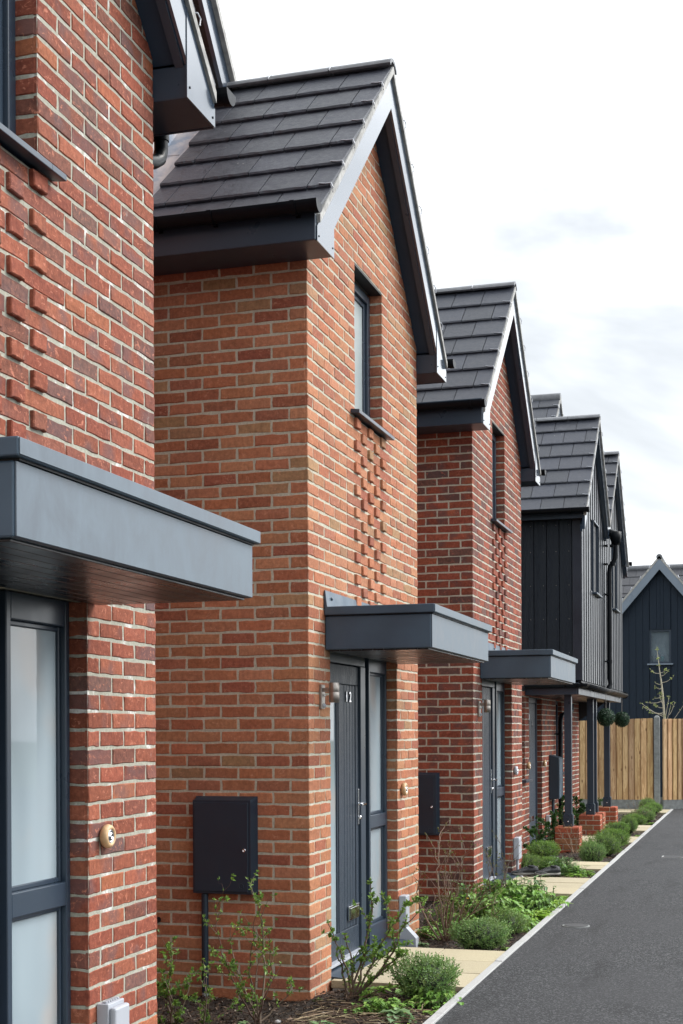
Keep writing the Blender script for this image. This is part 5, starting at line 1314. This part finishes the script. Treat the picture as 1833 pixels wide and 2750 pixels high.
for z_ in (.02, .1, .45, .55, 1.15, 1.3, 1.5):
    for q in range(7):
        v = Vector((rr.gauss(0, 1), rr.gauss(0, 1), rr.gauss(.3, .8))).normalized(); leaf_quad(lv, Vector((-.1 * z_, 0, Z(z_))), v, Vector((rr.gauss(0, 1), 0, 1)).normalized(), .055, .028, vc((.28, .33, .10), rr, .3), .6)
tr.build('trunk', M['twig'], sap); lv.build('crown', M['leaf'], sap)

# ------------------------------------------------------------------ pair of shoes on the path edge
def shoe(loc, rz, label):
    o = empty('shoe', loc, label, 'shoe', 'pair of black shoes', rz)
    n = 16; st = [-.145, -.135, -.11, -.07, -.02, .03, .08, .115, .138, .146]
    wd = [.020, .034, .040, .038, .036, .042, .047, .044, .030, .012]; tp = [.085, .098, .102, .098, .092, .078, .060, .052, .045, .034]; bt = [.03, .028, .026, .026, .028, .028, .026, .028, .032, .030]
    def ring(i, z0, z1, w):
        out = []
        for k in range(n):
            t = 2 * math.pi * k / n; cx, cz = math.cos(t), math.sin(t)
            out.append((st[i], w * math.copysign(abs(cx) ** .7, cx) * (1 if cz < 0 else 1 - .45 * cz), (z0 + z1) / 2 + (z1 - z0) / 2 * math.copysign(abs(cz) ** .8, cz)))
        return out
    b = MB(); rings = [ring(i, bt[i], tp[i], wd[i]) for i in range(len(st))]
    for a, c in zip(rings, rings[1:]):
        for k in range(n): b.face([a[k], a[(k + 1) % n], c[(k + 1) % n], c[k]], 0, sm=True)
    b.face(rings[0]); b.face(rings[-1]); b.build('upper', M['shoe'], o)
    b = MB(); rings = [ring(i, .0 if 0 < i < 8 else .012, bt[i] + .012, wd[i] + .005) for i in range(len(st))]
    for a, c in zip(rings, rings[1:]):
        for k in range(n): b.face([a[k], a[(k + 1) % n], c[(k + 1) % n], c[k]], 0, sm=True)
    b.face(rings[0]); b.face(rings[-1]); b.build('sole', M['sole'], o)
    b = MB(); b.lathe([(.034, 0), (.036, .012), (.030, .016), (.026, .004), (0, .0)], (-.075, 0, .093), 'z', 14, 0); b.build('collar', M['shoe'], o)
    b = MB()
    for k in range(6):
        x = -.02 + k * .017; z = .094 - k * .0062; b.tube([(x, -.022, z - .006), (x + .006, 0, z + .006), (x, .022, z - .006)], .003, 6)
    b.build('laces', M['lace'], o)
    for s in (-1, 1):
        b = MB(); b.prism([(.02, s * .0415, .035), (.09, s * .0475, .034), (.055, s * .041, .062)], [(.02, s * .036, .035), (.09, s * .040, .034), (.055, s * .035, .062)]); b.build('side_stripe', M['lace'], o)
    return o
M['shoe'] = paint('black_shoe_fabric', (.014, .015, .018), .65, .3, 60, .3, 400)
M['sole'] = paint('grey_rubber_sole', (.20, .19, .17), .7, .2, 30)
M['lace'] = paint('grey_lace', (.12, .12, .125), .8, .1)
shoe((-2.46, 15.10, .004), rad(200), 'left black trainer of the pair on the edge of the red house path')
shoe((-2.22, 15.13, .004), rad(212), 'right black trainer of the pair on the edge of the red house path')

# ------------------------------------------------------------------ sky, sun, camera
EL, AZ = 44., 55.       # sun height and bearing (degrees clockwise from +y)
w = bpy.data.worlds.new('World'); scn.world = w; w.use_nodes = True; nt = w.node_tree; nt.nodes.clear()
out = nt.nodes.new('ShaderNodeOutputWorld'); bg = nt.nodes.new('ShaderNodeBackground'); bg.inputs[1].default_value = .1
sky = nt.nodes.new('ShaderNodeTexSky'); sky.sky_type = 'NISHITA'; sky.sun_disc = False; sky.sun_elevation = rad(EL); sky.sun_rotation = rad(AZ); sky.air_density = 1.2; sky.dust_density = 2.
tc = nt.nodes.new('ShaderNodeTexCoord'); mp = nt.nodes.new('ShaderNodeMapping'); mp.inputs['Scale'].default_value = (1, 1, 2.2); mp.inputs['Location'].default_value = (4.4, 2.2, .8)
no = nt.nodes.new('ShaderNodeTexNoise'); no.inputs['Scale'].default_value = 2.6; no.inputs['Detail'].default_value = 6; no.inputs['Roughness'].default_value = .52; no.inputs['Distortion'].default_value = .35
cr = nt.nodes.new('ShaderNodeMapRange'); cr.interpolation_type = 'SMOOTHSTEP'; cr.inputs[1].default_value = .34; cr.inputs[2].default_value = .62; cr.inputs[3].default_value = 0; cr.inputs[4].default_value = 1
m1 = nt.nodes.new('ShaderNodeMix'); m1.data_type = 'RGBA'; m1.inputs[6].default_value = (4.2, 4.42, 4.65, 1); m1.inputs[7].default_value = (10.2, 10.5, 10.8, 1)
m2 = nt.nodes.new('ShaderNodeMix'); m2.data_type = 'RGBA'; m2.inputs[0].default_value = .93
nt.links.new(tc.outputs['Generated'], mp.inputs[0]); nt.links.new(mp.outputs[0], no.inputs['Vector']); nt.links.new(no.outputs['Fac'], cr.inputs[0]); nt.links.new(cr.outputs[0], m1.inputs[0])

# bright glow of the hidden sun spread through the cloud
sv = nt.nodes.new('ShaderNodeVectorMath'); sv.operation = 'DOT_PRODUCT'; sv.inputs[1].default_value = (math.sin(rad(AZ)) * math.cos(rad(EL)), math.cos(rad(AZ)) * math.cos(rad(EL)), math.sin(rad(EL)))
nt.links.new(tc.outputs['Generated'], sv.inputs[0])
gl = nt.nodes.new('ShaderNodeMapRange'); gl.interpolation_type = 'SMOOTHSTEP'; gl.inputs[1].default_value = .55; gl.inputs[2].default_value = 1.; gl.inputs[3].default_value = 1.0; gl.inputs[4].default_value = 2.5
nt.links.new(sv.outputs['Value'], gl.inputs[0])
m3 = nt.nodes.new('ShaderNodeVectorMath'); m3.operation = 'SCALE'; nt.links.new(m1.outputs[2], m3.inputs[0]); nt.links.new(gl.outputs[0], m3.inputs['Scale'])
nt.links.new(sky.outputs[0], m2.inputs[6]); nt.links.new(m3.outputs[0], m2.inputs[7]); nt.links.new(m2.outputs[2], bg.inputs[0]); nt.links.new(bg.outputs[0], out.inputs[0])

sd = bpy.data.lights.new('sun', 'SUN'); sd.energy = 1.6; sd.angle = rad(24); sd.color = (1., .965, .92)
so = bpy.data.objects.new('sun', sd); COL.objects.link(so)
dirv = Vector((math.sin(rad(AZ)) * math.cos(rad(EL)), math.cos(rad(AZ)) * math.cos(rad(EL)), math.sin(rad(EL))))
so.rotation_euler = dirv.to_track_quat('Z', 'Y').to_euler(); so.location = dirv * 60

TH, ROLL = math.atan(1128.5 / 3770.), .0045
cd = bpy.data.cameras.new('camera'); cam = bpy.data.objects.new('camera', cd); COL.objects.link(cam)
cd.sensor_fit = 'VERTICAL'; cd.sensor_height = 36.; cd.lens = 36. * 3770. / 2750.; cd.shift_y = (1966.6 - 1375.) / 2750.; cd.clip_start = .1; cd.clip_end = 1500.
cam.matrix_world = Matrix.Translation((0, 0, 1.56)) @ Matrix.Rotation(TH, 4, 'Z') @ Matrix.Rotation(rad(90), 4, 'X') @ Matrix.Rotation(-ROLL, 4, 'Z')
scn.camera = cam
scn.view_settings.view_transform = 'Standard'; scn.view_settings.look = 'None'; scn.view_settings.gamma = 1; scn.view_settings.use_curve_mapping = False
scn.view_settings.exposure = .93
scn.render.engine = 'CYCLES'; scn.cycles.max_bounces = 6; scn.cycles.use_denoising = True
